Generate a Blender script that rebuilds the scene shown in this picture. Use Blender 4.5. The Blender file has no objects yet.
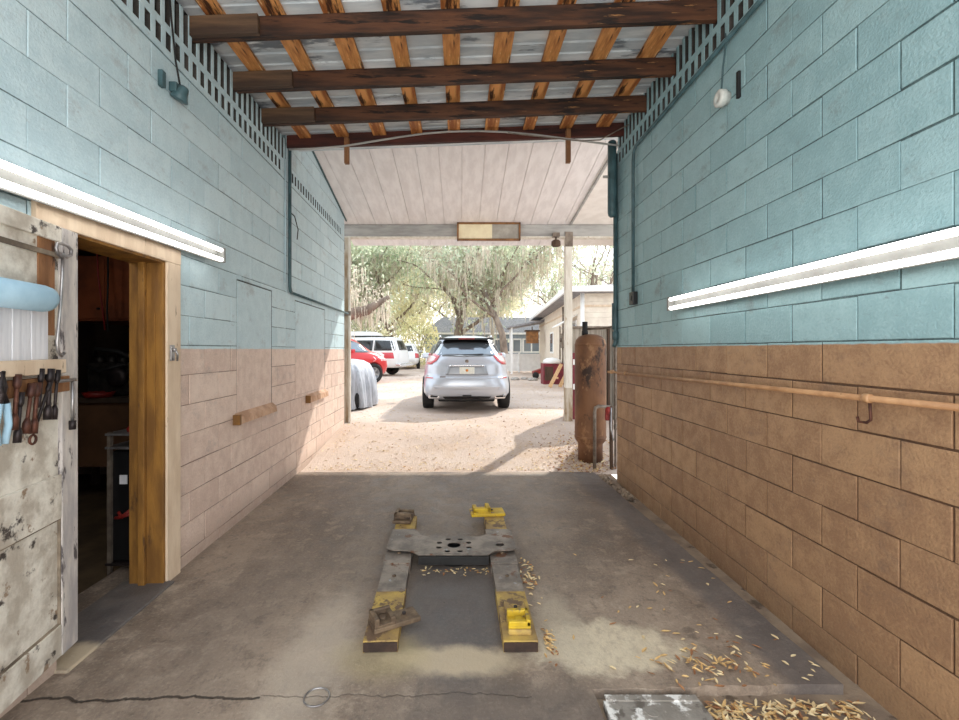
import bpy, bmesh, math, random
from mathutils import Vector, Matrix, Euler
random.seed(7)
R = math.radians
sc = bpy.context.scene
col = sc.collection
CAM_Z = 1.473
F = 458.0; VX = 461.0; VY = 349.3

# ------------------------------------------------------------------ tagging
def tag(o, label=None, cat=None, group=None, kind=None):
    if label: o['label'] = label
    if cat: o['category'] = cat
    if group: o['group'] = group
    if kind: o['kind'] = kind
    return o

def thing(name, label, cat, loc=(0, 0, 0), rz=0.0, group=None):
    o = bpy.data.objects.new(name, None)
    o.empty_display_size = 0.1
    col.objects.link(o)
    o.location = loc
    o.rotation_euler = (0, 0, rz)
    return tag(o, label, cat, group)

def copy_tree(o, parent=None):
    c = o.copy(); col.objects.link(c); c.parent = parent
    for ch in [x for x in bpy.data.objects if x.parent == o]:
        copy_tree(ch, c)
    return c

# ------------------------------------------------------------------ mesh builder
class MB:
    def __init__(self):
        self.v = []; self.f = []; self.m = []; self.s = []; self.t = []; self.use_t = False
    def add(self, vs, fs, mi=0, sm=False, tint=0.5):
        b = len(self.v)
        self.v.extend([tuple(p) for p in vs])
        for f in fs:
            self.f.append(tuple(b + i for i in f)); self.m.append(mi); self.s.append(sm); self.t.append(tint)
        return self
    def box(self, x0, x1, y0, y1, z0, z1, bev=0.0, mi=0, M=None, tint=0.5):
        if bev <= 0:
            vs = [(x0,y0,z0),(x1,y0,z0),(x1,y1,z0),(x0,y1,z0),(x0,y0,z1),(x1,y0,z1),(x1,y1,z1),(x0,y1,z1)]
            fs = [(3,2,1,0),(4,5,6,7),(0,1,5,4),(1,2,6,5),(2,3,7,6),(3,0,4,7)]
        else:
            bm = bmesh.new()
            bmesh.ops.create_cube(bm, size=1.0)
            for v in bm.verts:
                v.co = Vector((x0 + (v.co.x + .5)*(x1-x0), y0 + (v.co.y + .5)*(y1-y0), z0 + (v.co.z + .5)*(z1-z0)))
            bmesh.ops.bevel(bm, geom=bm.edges[:], offset=bev, segments=2, profile=0.5, affect='EDGES')
            bm.verts.index_update()
            vs = [v.co.copy() for v in bm.verts]; fs = [[v.index for v in f.verts] for f in bm.faces]
            bm.free()
        if M is not None: vs = [M @ Vector(p) for p in vs]
        return self.add(vs, fs, mi, False, tint)
    def obox(self, c, size, rot=(0,0,0), bev=0.0, mi=0):
        M = Matrix.Translation(c) @ Euler(rot).to_matrix().to_4x4()
        sx, sy, sz = size
        return self.box(-sx/2, sx/2, -sy/2, sy/2, -sz/2, sz/2, bev, mi, M)
    def bar(self, p0, p1, w, h, up=(0,0,1), bev=0.0, mi=0):
        p0 = Vector(p0); p1 = Vector(p1); d = (p1-p0); L = d.length; d.normalize()
        u = Vector(up); s = d.cross(u).normalized(); u = s.cross(d).normalized()
        M = Matrix(((s.x,d.x,u.x,p0.x),(s.y,d.y,u.y,p0.y),(s.z,d.z,u.z,p0.z),(0,0,0,1)))
        return self.box(-w/2, w/2, 0, L, -h/2, h/2, bev, mi, M)
    def tube(self, pts, r, n=8, mi=0, caps=True, sm=True):
        pts = [Vector(p) for p in pts]
        rs = r if isinstance(r, (list, tuple)) else [r]*len(pts)
        vs = []; fs = []
        prev = None
        for i, p in enumerate(pts):
            if i == 0: d = pts[1]-pts[0]
            elif i == len(pts)-1: d = pts[-1]-pts[-2]
            else: d = (pts[i+1]-pts[i]).normalized() + (pts[i]-pts[i-1]).normalized()
            if d.length < 1e-9: d = Vector((0,0,1))
            d.normalize()
            if prev is None:
                a = Vector((0,0,1)) if abs(d.z) < .9 else Vector((1,0,0))
                s = d.cross(a).normalized()
            else:
                s = prev - d*prev.dot(d)
                if s.length < 1e-6: s = d.cross(Vector((0.3,0.5,0.8)))
                s.normalize()
            prev = s
            u = d.cross(s)
            for k in range(n):
                t = 2*math.pi*k/n
                vs.append(p + (s*math.cos(t) + u*math.sin(t))*rs[i])
        for i in range(len(pts)-1):
            for k in range(n):
                k2 = (k+1) % n
                fs.append((i*n+k, i*n+k2, (i+1)*n+k2, (i+1)*n+k))
        self.add(vs, fs, mi, sm)
        if caps:
            b = len(self.v) - len(vs)
            self.f.append(tuple(b + k for k in reversed(range(n)))); self.m.append(mi); self.s.append(False); self.t.append(.5)
            self.f.append(tuple(b + (len(pts)-1)*n + k for k in range(n))); self.m.append(mi); self.s.append(False); self.t.append(.5)
        return self
    def cyl(self, p0, p1, r, n=16, mi=0):
        return self.tube([p0, p1], r, n, mi)
    def lathe(self, prof, n=24, M=None, mi=0, sm=True):
        vs = []; fs = []
        for (r, z) in prof:
            for k in range(n):
                t = 2*math.pi*k/n
                vs.append(Vector((r*math.cos(t), r*math.sin(t), z)))
        for i in range(len(prof)-1):
            for k in range(n):
                k2 = (k+1) % n
                fs.append((i*n+k, i*n+k2, (i+1)*n+k2, (i+1)*n+k))
        if prof[0][0] > 1e-6: fs.append(tuple(reversed(range(n))))
        if prof[-1][0] > 1e-6: fs.append(tuple((len(prof)-1)*n + k for k in range(n)))
        if M is not None: vs = [M @ p for p in vs]
        return self.add(vs, fs, mi, sm)
    def prism(self, poly, z0, z1, M=None, mi=0):
        n = len(poly)
        vs = [Vector((p[0], p[1], z0)) for p in poly] + [Vector((p[0], p[1], z1)) for p in poly]
        fs = [tuple(reversed(range(n))), tuple(range(n, 2*n))]
        for k in range(n):
            k2 = (k+1) % n
            fs.append((k, k2, n+k2, n+k))
        if M is not None: vs = [M @ p for p in vs]
        return self.add(vs, fs, mi)
    def build(self, name, mats, parent=None):
        me = bpy.data.meshes.new(name)
        me.from_pydata(self.v, [], self.f)
        mats = mats if isinstance(mats, (list, tuple)) else [mats]
        for m in mats: me.materials.append(m)
        me.polygons.foreach_set('material_index', self.m)
        me.polygons.foreach_set('use_smooth', self.s)
        if self.use_t:
            ca = me.color_attributes.new('tint', 'FLOAT_COLOR', 'CORNER')
            data = []
            for p, t in zip(me.polygons, self.t):
                data.extend([t, t, t, 1.0]*p.loop_total)
            ca.data.foreach_set('color', data)
        me.update()
        o = bpy.data.objects.new(name, me)
        col.objects.link(o)
        if parent is not None: o.parent = parent
        return o

def fix_normals(o):
    bm = bmesh.new(); bm.from_mesh(o.data)
    bmesh.ops.recalc_face_normals(bm, faces=bm.faces[:])
    bm.to_mesh(o.data); bm.free()
    return o

def struct(o): o['kind'] = 'structure'; return o

# ------------------------------------------------------------------ materials
def lin(c):
    return tuple(((x/12.92) if x <= .04045 else ((x+.055)/1.055)**2.4) for x in c) + (1.0,)
def C(r, g, b): return lin((r/255., g/255., b/255.))

class NT:
    def __init__(self, name):
        self.mat = bpy.data.materials.new(name); self.mat.use_nodes = True
        self.nt = self.mat.node_tree; self.nt.nodes.clear()
        self.out = self.n('ShaderNodeOutputMaterial')
        self.b = self.n('ShaderNodeBsdfPrincipled')
        self.l(self.b.outputs[0], self.out.inputs[0])
        self.co = self.n('ShaderNodeTexCoord').outputs['Object']
    def n(self, t, **kw):
        o = self.nt.nodes.new(t)
        for k, v in kw.items(): setattr(o, k, v)
        return o
    def l(self, a, b): self.nt.links.new(a, b)
    def put(self, sock, v):
        if isinstance(v, bpy.types.NodeSocket): self.l(v, sock)
        else: sock.default_value = v
    def math(self, op, a, b=0.0, clamp=False):
        m = self.n('ShaderNodeMath', operation=op, use_clamp=clamp)
        self.put(m.inputs[0], a); self.put(m.inputs[1], b)
        return m.outputs[0]
    def map(self, scale=(1,1,1), loc=(0,0,0), rot=(0,0,0), co=None):
        m = self.n('ShaderNodeMapping')
        self.l(co or self.co, m.inputs['Vector'])
        m.inputs['Scale'].default_value = scale; m.inputs['Location'].default_value = loc; m.inputs['Rotation'].default_value = rot
        return m.outputs[0]
    def noise(self, scale=5, detail=6, rough=.6, co=None, dist=0):
        m = self.n('ShaderNodeTexNoise')
        self.l(co or self.co, m.inputs['Vector'])
        m.inputs['Scale'].default_value = scale; m.inputs['Detail'].default_value = detail
        m.inputs['Roughness'].default_value = rough; m.inputs['Distortion'].default_value = dist
        return m.outputs['Fac']
    def range(self, v, a, b, c=0.0, d=1.0, smooth=True):
        m = self.n('ShaderNodeMapRange')
        if smooth: m.interpolation_type = 'SMOOTHSTEP'
        self.put(m.inputs[0], v)
        for i, x in zip((1,2,3,4), (a,b,c,d)): self.put(m.inputs[i], x)
        return m.outputs[0]
    def mix(self, f, a, b, mode='MIX'):
        m = self.n('ShaderNodeMix', data_type='RGBA', blend_type=mode)
        self.put(m.inputs[0], f); self.put(m.inputs[6], a); self.put(m.inputs[7], b)
        return m.outputs[2]
    def sep(self, co=None):
        s = self.n('ShaderNodeSeparateXYZ'); self.l(co or self.co, s.inputs[0]); return s.outputs
    def bump(self, h, strength=.3, dist=.01):
        b = self.n('ShaderNodeBump')
        b.inputs['Strength'].default_value = strength; b.inputs['Distance'].default_value = dist
        self.l(h, b.inputs['Height']); self.l(b.outputs[0], self.b.inputs['Normal'])
    def set(self, color=None, rough=None, metal=None, spec=None):
        if color is not None: self.put(self.b.inputs['Base Color'], color)
        if rough is not None: self.put(self.b.inputs['Roughness'], rough)
        if metal is not None: self.put(self.b.inputs['Metallic'], metal)
        if spec is not None: self.put(self.b.inputs['Specular IOR Level'], spec)
        return self

def PM(name, c1, c2=None, scale=6, rough=.6, metal=0.0, bump=0.0, bscale=60, spots=None, stretch=(1,1,1), lo=.35, hi=.65, spec=.4, spots2=None):
    t = NT(name)
    c = c1
    if c2 is not None:
        f = t.noise(scale, 6, .6, t.map(stretch))
        c = t.mix(t.range(f, lo, hi), c1, c2)
    for sp in (spots, spots2):
        if sp is None: continue
        scol, ss, th = sp[:3]
        f = t.noise(ss, 8, .65, t.map(stretch, loc=(3.1, 1.7, .4)))
        c = t.mix(t.range(f, th, th+.07), c, scol)
    t.set(c, rough, metal, spec)
    if bump:
        t.bump(t.noise(bscale, 5, .6, t.map(stretch)), bump, .01)
    return t.mat

def EM(name, c, s):
    t = NT(name)
    t.set((0.8,.8,.8,1), .5)
    t.b.inputs['Emission Color'].default_value = c
    t.b.inputs['Emission Strength'].default_value = s
    return t.mat

def wall_mat(name, blue, blue2, tan, tan2, zb, dirt, pores=.35):
    t = NT(name)
    x, y, z = t.sep()
    big = t.noise(1.3, 6, .6)
    mid = t.noise(9, 8, .65)
    fine = t.noise(70, 4, .6)
    att = t.n('ShaderNodeAttribute', attribute_name='tint')
    tint = att.outputs['Fac']
    v = t.math('ADD', t.math('MULTIPLY', mid, .5), t.math('ADD', t.math('MULTIPLY', tint, .14), t.math('MULTIPLY', fine, .36)))
    b = t.mix(t.range(v, .38, .62), blue, blue2)
    k = t.mix(t.range(v, .38, .62), tan, tan2)
    edge = t.math('ADD', z, t.math('MULTIPLY', t.math('SUBTRACT', t.noise(14, 3, .5), .5), .012))
    c = t.mix(t.range(edge, zb-.004, zb+.004), k, b)
    # scuffs and grime with their own shapes
    g = t.noise(3.2, 10, .72, t.map((1, 1, 1.6), (4, 2, 1)))
    c = t.mix(t.math('MULTIPLY', t.range(g, .54, .72), .42), c, dirt)
    g2 = t.noise(16, 8, .75, t.map((1, .7, 1.8), (7, 2, 5)))
    c = t.mix(t.math('MULTIPLY', t.range(g2, .58, .70), .35), c, dirt)
    # small chips in the paint
    ch = t.noise(42, 5, .7, t.map((1, 1, 1), (1, 7, 3)))
    c = t.mix(t.math('MULTIPLY', t.range(ch, .70, .76), .7), c, C(70, 62, 58))
    # rising damp stain near the floor
    low = t.range(t.math('ADD', z, t.math('MULTIPLY', t.math('SUBTRACT', mid, .5), .35)), .02, .22, 1, 0)
    c = t.mix(t.math('MULTIPLY', low, .35), c, C(105, 84, 66))
    t.set(c, t.range(mid, .3, .7, .42, .62), 0, .4)
    h = t.math('ADD', t.math('MULTIPLY', fine, 1.0), t.math('MULTIPLY', mid, .25))
    t.bump(h, pores, .012)
    return t.mat

M = {}
M['wall_l'] = wall_mat('painted block left', C(180,204,212), C(200,220,226), C(226,204,189), C(206,181,167), 1.476, C(132,128,130), .35)  # lightened to stand in for daylight on this wall
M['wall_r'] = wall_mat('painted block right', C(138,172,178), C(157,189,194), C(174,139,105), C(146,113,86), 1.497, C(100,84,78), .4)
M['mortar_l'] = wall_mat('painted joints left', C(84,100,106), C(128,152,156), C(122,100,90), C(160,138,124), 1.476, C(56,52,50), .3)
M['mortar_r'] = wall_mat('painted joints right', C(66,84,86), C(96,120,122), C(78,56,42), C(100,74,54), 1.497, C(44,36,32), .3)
M['end_brown'] = PM('dark brown steel', C(66,50,42), C(46,36,32), 12, .8)
M['dark'] = PM('dark shade fill', C(28,26,25), C(40,36,33), 4, .9)  # near-black, paints the unlit depth of the vent openings
M['wood_dark'] = PM('old rafter wood', C(92,58,38), C(44,29,23), 4, .7, 0, .35, 30, spots=(C(28,19,16), 6, .54), stretch=(.35,3,3), spots2=(C(160,116,74), 10, .64))
M['wood_grey'] = PM('weathered grey wood', C(110,84,62), C(66,50,40), 3, .75, 0, .3, 30, stretch=(.35,3,3))
M['purlin'] = PM('stained orange board', C(226,160,96), C(150,88,44), 5, .6, 0, .3, 30, spots=(C(64,36,22), 5, .56), stretch=(3,.35,3), spots2=(C(244,204,150), 14, .60))
M['tin'] = PM('galvanised roofing', C(220,225,228), C(186,195,202), 5, .45, .1, .15, 12, spots=(C(120,128,136), 3, .57), stretch=(.5,2,1))
M['soffit'] = PM('white soffit boards', C(236,231,230), C(222,216,215), 5, .6, 0, .1, 40, spots=(C(186,172,168), 22, .66), stretch=(2,.5,1))
M['soffit2'] = PM('pale soffit panel', C(240,235,230), C(228,222,216), 4, .6)
M['beam_paint'] = PM('chalky beam paint', C(178,176,172), C(150,148,145), 5, .7, 0, .2, 30, spots=(C(126,112,98), 6, .64), stretch=(.4,2,2))
M['post_white'] = PM('white post paint', C(226,222,212), C(206,198,184), 6, .65, 0, .2, 30, spots=(C(170,145,110), 5, .6), stretch=(2,2,.4))
M['post_old'] = PM('peeling post paint', C(196,186,170), C(150,126,96), 6, .75, 0, .3, 30, spots=(C(112,84,58), 6, .55), stretch=(2,2,.4))
M['teal_pipe'] = PM('dark teal paint', C(54,78,82), C(70,98,104), 9, .45, 0, .15, 40)
M['tan_pipe'] = PM('tan painted pipe', C(190,148,108), C(164,122,86), 8, .4, 0, .15, 40, spots=(C(110,78,54), 18, .66))
M['trim'] = PM('cream door trim', C(226,205,180), C(208,184,158), 5, .6, 0, .2, 40, spots=(C(150,124,100), 8, .62), stretch=(2,2,.5))
M['jamb'] = PM('ochre jamb paint', C(152,108,48), C(114,78,36), 5, .6, 0, .3, 30, spots=(C(90,62,34), 6, .60), stretch=(2,2,.45))
M['door_paint'] = PM('flaking white door paint', C(232,226,214), C(186,176,162), 9, .6, 0, .45, 40, spots=(C(74,66,62), 8, .565), spots2=(C(150,128,106), 11, .60))
M['door_stile'] = PM('scuffed stile paint', C(214,206,198), C(170,164,164), 6, .6, 0, .3, 40, spots=(C(84,78,80), 9, .56), stretch=(2,2,.5))
M['bare_wood'] = PM('bare brown wood', C(164,116,76), C(122,82,52), 5, .7, 0, .3, 40, spots=(C(70,44,30), 6, .6), stretch=(2,2,.5))
M['rust_tool'] = PM('rusty tool steel', C(104,66,52), C(66,44,40), 16, .55, .5, .3, 60, spots=(C(128,92,76), 20, .6))
M['dark_tool'] = PM('dark tool steel', C(62,54,54), C(42,38,40), 16, .45, .6, .2, 60)
M['steel'] = PM('worn bright steel', C(176,174,174), C(136,132,132), 10, .35, .75, .15, 50)
M['blue_roll'] = PM('pale blue paper', C(176,208,226), C(160,194,214), 6, .85, 0, .25, 50)
M['white_paper'] = PM('white ribbed paper', C(236,236,240), C(216,216,222), 7, .8, 0, .1, 40, stretch=(1,6,.4))
M['tube'] = EM('lit fluorescent tube', (1, .98, .94, 1), 5.5)
M['fixture'] = PM('dusty enamel fixture', C(124,124,120), C(108,107,104), 5, .5)
M['black'] = PM('black rubber', C(26,26,27), C(38,37,37), 8, .7, 0, .2, 60)
M['black_gloss'] = PM('black plastic', C(22,22,24), C(30,30,32), 8, .35)
M['porcelain'] = PM('dusty porcelain', C(212,214,208), C(190,194,190), 12, .45)
M['lift_steel'] = PM('worn lift steel', C(150,140,130), C(112,104,98), 8, .5, .45, .3, 50, spots=(C(112,76,54), 7, .57), spots2=(C(178,188,196), 9, .64))
M['lift_yellow'] = PM('worn yellow lift paint', C(214,180,40), C(188,156,48), 7, .55, 0, .3, 50, spots=(C(120,100,74), 8, .56), spots2=(C(84,64,46), 14, .66))
M['lift_tan'] = PM('dirty yellow paint', C(196,166,88), C(150,124,84), 7, .65, 0, .3, 50, spots=(C(110,88,70), 7, .52))
M['lift_pad'] = PM('greasy brown pad steel', C(134,114,92), C(96,80,66), 12, .6, .3, .4, 60, spots=(C(60,46,38), 10, .58))
M['rust_tank'] = PM('rusted tank', C(128,90,62), C(94,64,47), 3, .65, .2, .3, 30, spots=(C(150,112,80), 5, .56), spots2=(C(58,42,34), 3, .57), stretch=(1,1,.6))
M['pipe_grey'] = PM('old galvanised pipe', C(140,128,116), C(104,92,82), 10, .5, .4, .2, 50)
M['valve_red'] = PM('red valve paint', C(150,44,40), C(110,34,32), 10, .5)
M['cart_red'] = PM('dull red', C(150,38,30), C(120,30,26), 8, .5)
M['room_brown'] = PM('dark brown board', C(150,78,44), C(112,58,34), 3, .7, 0, .2, 30)
M['room_wall'] = PM('grimy shop wall', C(72,56,44), C(50,40,33), 3, .85)
M['room_floor'] = PM('oily floor', C(96,78,56), C(66,54,40), 4, .7)
M['cardboard'] = PM('brown panel', C(104,72,48), C(82,56,38), 3, .8)
M['clutter'] = PM('greasy metal', C(60,56,52), C(36,34,33), 14, .45, .5, .4, 50)
M['plate_white'] = PM('scuffed concrete lid', C(160,154,146), C(132,126,118), 6, .75, 0, .4, 50, spots=(C(104,97,90), 9, .56), spots2=(C(232,230,226), 8, .53))
M['leaf_tan'] = PM('dry leaf', C(222,190,134), C(192,150,96), 30, .75)
M['leaf_pale'] = PM('pale dry leaf', C(236,218,176), C(214,186,140), 30, .75)
M['leaf_brown'] = PM('brown dry leaf', C(172,124,84), C(138,94,64), 30, .75)
M['frame_wood'] = PM('varnished frame wood', C(150,104,60), C(116,78,44), 6, .5, 0, .2, 40)
M['panel_cream'] = PM('cream light panel', C(244,232,196), C(232,216,180), 5, .45)
M['panel_grey'] = PM('foggy panel', C(176,170,160), C(150,144,134), 4, .4)
# vehicles
def paint(name, c, rough=.28, metal=.35):
    t = NT(name); t.set(c, rough, metal, .5)
    t.b.inputs['Coat Weight'].default_value = .5; t.b.inputs['Coat Roughness'].default_value = .08
    return t.mat
M['silver'] = paint('silver car paint', C(194,200,210), .3, .4)
M['red_paint'] = paint('red car paint', C(200,44,50), .3, .1)
M['white_paint'] = paint('white car paint', C(232,232,232), .3, .05)
M['grey_paint'] = paint('grey car paint', C(150,154,160), .3, .3)
M['glass'] = paint('tinted car glass', C(130,140,150), .06, .55)
M['glass_dark'] = paint('dark car glass', C(40,44,48), .06, .2)
M['tail_red'] = paint('red lamp lens', C(206,74,84), .15, 0)
M['tail_clear'] = paint('clear lamp lens', C(238,206,208), .12, 0)
M['chrome'] = PM('chrome', C(226,226,228), None, 5, .15, .95)
M['alloy'] = PM('alloy wheel', C(176,178,182), C(150,152,156), 6, .35, .7)
M['plate'] = PM('licence plate', C(228,228,220), C(214,216,206), 20, .5)
M['plate_orange'] = PM('plate orange', C(222,140,60), None, 5, .5)
M['plate_green'] = PM('plate green', C(64,110,84), None, 5, .5)
M['tarp'] = PM('grey tarpaulin', C(196,200,208), C(164,168,176), 5, .7, 0, .6, 10, stretch=(4,4,.6))
# outside
M['siding'] = PM('tan lap siding', C(232,222,206), C(218,206,190), 4, .7)
M['siding_blue'] = PM('blue grey siding', C(156,170,182), C(140,154,166), 4, .7)
M['roofing'] = PM('grey shingles', C(150,148,150), C(122,120,122), 8, .85, 0, .3, 30)
M['white_trim'] = PM('white trim paint', C(242,242,240), C(230,230,228), 4, .55)
M['win_dark'] = paint('house window glass', C(110,122,134), .08, .1)
M['shed'] = PM('grey weathered boards', C(168,160,148), C(136,126,114), 4, .75, 0, .3, 30, stretch=(3,3,.5))
M['shed_dark'] = PM('dark brown boards', C(90,70,56), C(70,54,44), 4, .8, 0, .3, 30, stretch=(3,3,.5))
M['maroon'] = PM('maroon box paint', C(128,44,56), C(104,38,48), 6, .6)
M['plank'] = PM('pale new plank', C(226,190,146), C(206,168,124), 6, .7, stretch=(3,.5,3))
M['bark'] = PM('oak bark', C(150,134,120), C(112,98,88), 3, .9, 0, .6, 20, stretch=(1,1,.4))
def foliage(name, c1, c2, sc_=.6, tr=.5):  # leaf and moss colours are paled to put haze into them
    t = NT(name)
    c = t.mix(t.range(t.noise(sc_, 5, .6), .35, .65), c1, c2)
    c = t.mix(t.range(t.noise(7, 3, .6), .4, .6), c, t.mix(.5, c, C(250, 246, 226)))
    t.set(c, .7, 0, .2)
    tl = t.n('ShaderNodeBsdfTranslucent'); t.l(c, tl.inputs['Color'])
    mx = t.n('ShaderNodeMixShader'); mx.inputs[0].default_value = tr
    t.l(t.b.outputs[0], mx.inputs[1]); t.l(tl.outputs[0], mx.inputs[2]); t.l(mx.outputs[0], t.out.inputs[0])
    return t.mat
M['leaf_g1'] = foliage('oak leaves', C(166,188,154), C(198,208,178))
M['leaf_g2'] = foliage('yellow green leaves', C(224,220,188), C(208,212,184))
M['leaf_g3'] = foliage('grey green leaves', C(176,192,166), C(206,214,190))
M['moss'] = foliage('hanging moss', C(208,198,184), C(184,172,158), .8, .5)
M['bush_y'] = foliage('yellow bush leaves', C(232,220,172), C(206,212,164), 1.2)
# ================================================================== ROOM SHELL
COURSE = 0.2032; BLK = 0.4064
ROT_L = math.atan(.028)
def XL(y): return -(1.79 + .028*y)      # face of the left wall
XR = 1.79

def rect_sub(rects, o):
    out = []
    for (a, b, c, d) in rects:
        oa, ob, oc, od = o
        if ob <= a or oa >= b or od <= c or oc >= d: out.append((a, b, c, d)); continue
        if oa > a: out.append((a, oa, c, d))
        if ob < b: out.append((ob, b, c, d))
        a2, b2 = max(a, oa), min(b, ob)
        if oc > c: out.append((a2, b2, c, oc))
        if od < d: out.append((a2, b2, od, d))
    return out

def block_wall(mb, sg, s0, s1, z0, z1, openings, zphase, sphase, thick=.2, merge=.0, rnd=random, gw=.0055, panels=()):
    """real concrete blocks standing proud of recessed joints; sg = direction of the room along local x"""
    for (a, b, c, d) in (lambda rs: rs)(sub_all([(s0, s1, z0, z1)], openings)):
        x0, x1 = sorted((-.005*sg, -thick*sg))
        mb.box(x0, x1, a, b, c, d, mi=1)
    k0 = math.floor((z0 - zphase)/COURSE); k1 = math.ceil((z1 - zphase)/COURSE)
    for k in range(k0, k1):
        za = zphase + k*COURSE; zb_ = za + COURSE
        off = (BLK/2 if k % 2 else 0) + sphase
        j0 = math.floor((s0 - off)/BLK); j1 = math.ceil((s1 - off)/BLK)
        j = j0
        while j < j1:
            n = 1
            while rnd.random() < merge and n < 3: n += 1
            sa = off + j*BLK; sb = off + (j+n)*BLK; j += n
            a, b, c, d = max(sa, s0), min(sb, s1), max(za, z0), min(zb_, z1)
            if b - a < .01 or d - c < .01: continue
            tint = rnd.random(); jit = rnd.uniform(-.0012, .0015)
            for (a2, b2, c2, d2) in sub_all([(a, b, c, d)], list(openings) + list(panels)):
                g1 = gw*rnd.uniform(.25, 1.2); g2 = gw*rnd.uniform(.25, 1.2); g3 = gw*rnd.uniform(.2, 1.2); g4 = gw*rnd.uniform(.2, 1.2)
                la, lb, lc, ld = a2+g1, b2-g2, c2+g3, d2-g4
                if lb-la < .01 or ld-lc < .01: continue
                e = .003
                f = jit*sg; r = -.006*sg
                vs = [(r, la, lc), (r, lb, lc), (r, lb, ld), (r, la, ld),
                      (f-.0015*sg, la, lc), (f-.0015*sg, lb, lc), (f-.0015*sg, lb, ld), (f-.0015*sg, la, ld),
                      (f, la+e, lc+e), (f, lb-e, lc+e), (f, lb-e, ld-e), (f, la+e, ld-e)]
                fs = [(8, 9, 10, 11)]
                for q in range(4):
                    q2 = (q+1) % 4
                    fs.append((q, q2, 4+q2, 4+q)); fs.append((4+q, 4+q2, 8+q2, 8+q))
                mb.add(vs, fs, 0, False, tint)
    return mb

def sub_all(rects, ops):
    for o in ops: rects = rect_sub(rects, o)
    return rects

def core_course(mb, sg, s0, s1, zb_, phase, hw=.060, zlo=.044, zhi=.156):
    """blocks laid on their side, their square cores opening into the room"""
    x0, x1 = sorted((-.005*sg, -.045*sg)); u0, u1 = sorted((0.0, -.005*sg))
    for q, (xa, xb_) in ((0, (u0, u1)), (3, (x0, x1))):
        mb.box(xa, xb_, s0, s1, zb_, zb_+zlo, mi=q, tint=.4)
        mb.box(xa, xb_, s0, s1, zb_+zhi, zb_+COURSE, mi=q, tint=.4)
    p = s0
    n = math.floor((s1-s0)/.1016)
    for i in range(n+1):
        a = s0 + i*.1016; b = a + .1016 - hw
        mb.box(u0, u1, a, min(b, s1), zb_+zlo, zb_+zhi, mi=0, tint=random.random()*.6)
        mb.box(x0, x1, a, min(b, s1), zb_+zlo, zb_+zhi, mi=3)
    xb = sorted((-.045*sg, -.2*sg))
    mb.box(xb[0], xb[1], s0, s1, zb_, zb_+COURSE, mi=2)  # near-black backing paints the dark inside the cores

def fin_course(mb, sg, s0, s1, zb_, h, th=.038):
    x0, x1 = sorted((-.009*sg, -.034*sg)); u0, u1 = sorted((-.004*sg, -.009*sg))
    n = math.floor((s1-s0)/.1016)
    for i in range(n+1):
        a = s0 + i*.1016
        mb.box(u0, u1, a, a+th, zb_, zb_+h, mi=0, tint=random.random()*.5)
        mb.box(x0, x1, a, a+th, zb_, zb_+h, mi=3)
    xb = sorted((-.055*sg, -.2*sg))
    mb.box(xb[0], xb[1], s0, s1, zb_, zb_+h+.3, mi=2)  # near-black backing paints the dark behind the fins

rw = random.Random(5)
M['raw_block_shade'] = PM('bare block with painted shade', C(84,80,76), C(60,57,54), 8, .85, 0, .3, 50)  # bare grey block, darkened to paint the unlit sides of recesses
DOOR = (2.10, 2.88, -.05, 2.03)
PAN1 = (3.88, 4.66, .93, 2.07)
PAN2 = (5.36, 6.66, .93, 2.05)
mb = MB(); mb.use_t = True
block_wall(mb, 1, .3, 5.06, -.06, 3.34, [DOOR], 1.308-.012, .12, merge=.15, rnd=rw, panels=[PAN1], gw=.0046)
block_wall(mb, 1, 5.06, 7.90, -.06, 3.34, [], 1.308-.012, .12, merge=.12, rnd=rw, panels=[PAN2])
block_wall(mb, 1, .3, 2.05, 3.34, 3.76, [], 1.308-.012, .12, merge=.2, rnd=rw)
block_wall(mb, 1, 5.06, 7.90, 3.543, 4.28, [], 3.543, .12, merge=.15, rnd=rw)
core_course(mb, 1, 2.05, 4.92, 3.34, 0)
mb.box(-.2, 0, 4.92, 5.20, 3.34, 3.543, mi=0, tint=.5)
core_course(mb, 1, 5.20, 7.70, 3.34, 0, hw=.055)
mb.box(-.2, 0, 7.70, 7.90, 3.34, 3.543, mi=0, tint=.5)
fin_course(mb, 1, 2.05, 5.02, 3.543, .24)
# flush rendered panels where two windows were filled in
for (a, b, c, d) in (PAN1, PAN2):
    mb.box(-.02, -.001, a+.012, b-.016, c, d-.012, bev=.003, mi=0, tint=.45)
    mb.box(-.02, -.0035, b-.014, b-.002, c, d-.012, mi=2)
    mb.box(-.02, -.0035, a+.012, b-.016, d-.010, d-.004, mi=2)
wl = struct(mb.build('wall_left', [M['wall_l'], M['mortar_l'], M['dark'], M['raw_block_shade']]))
wl.location = (-1.79, 0, 0); wl.rotation_euler = (0, 0, ROT_L)

mb = MB(); mb.use_t = True
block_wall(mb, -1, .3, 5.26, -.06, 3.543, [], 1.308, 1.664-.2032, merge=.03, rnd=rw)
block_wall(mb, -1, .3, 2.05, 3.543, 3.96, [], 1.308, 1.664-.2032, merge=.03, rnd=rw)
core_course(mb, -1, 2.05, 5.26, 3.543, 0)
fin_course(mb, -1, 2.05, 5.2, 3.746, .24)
wr = struct(mb.build('wall_right', [M['wall_r'], M['mortar_r'], M['dark'], M['raw_block_shade']]))
wr.location = (XR, 0, 0)

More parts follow.
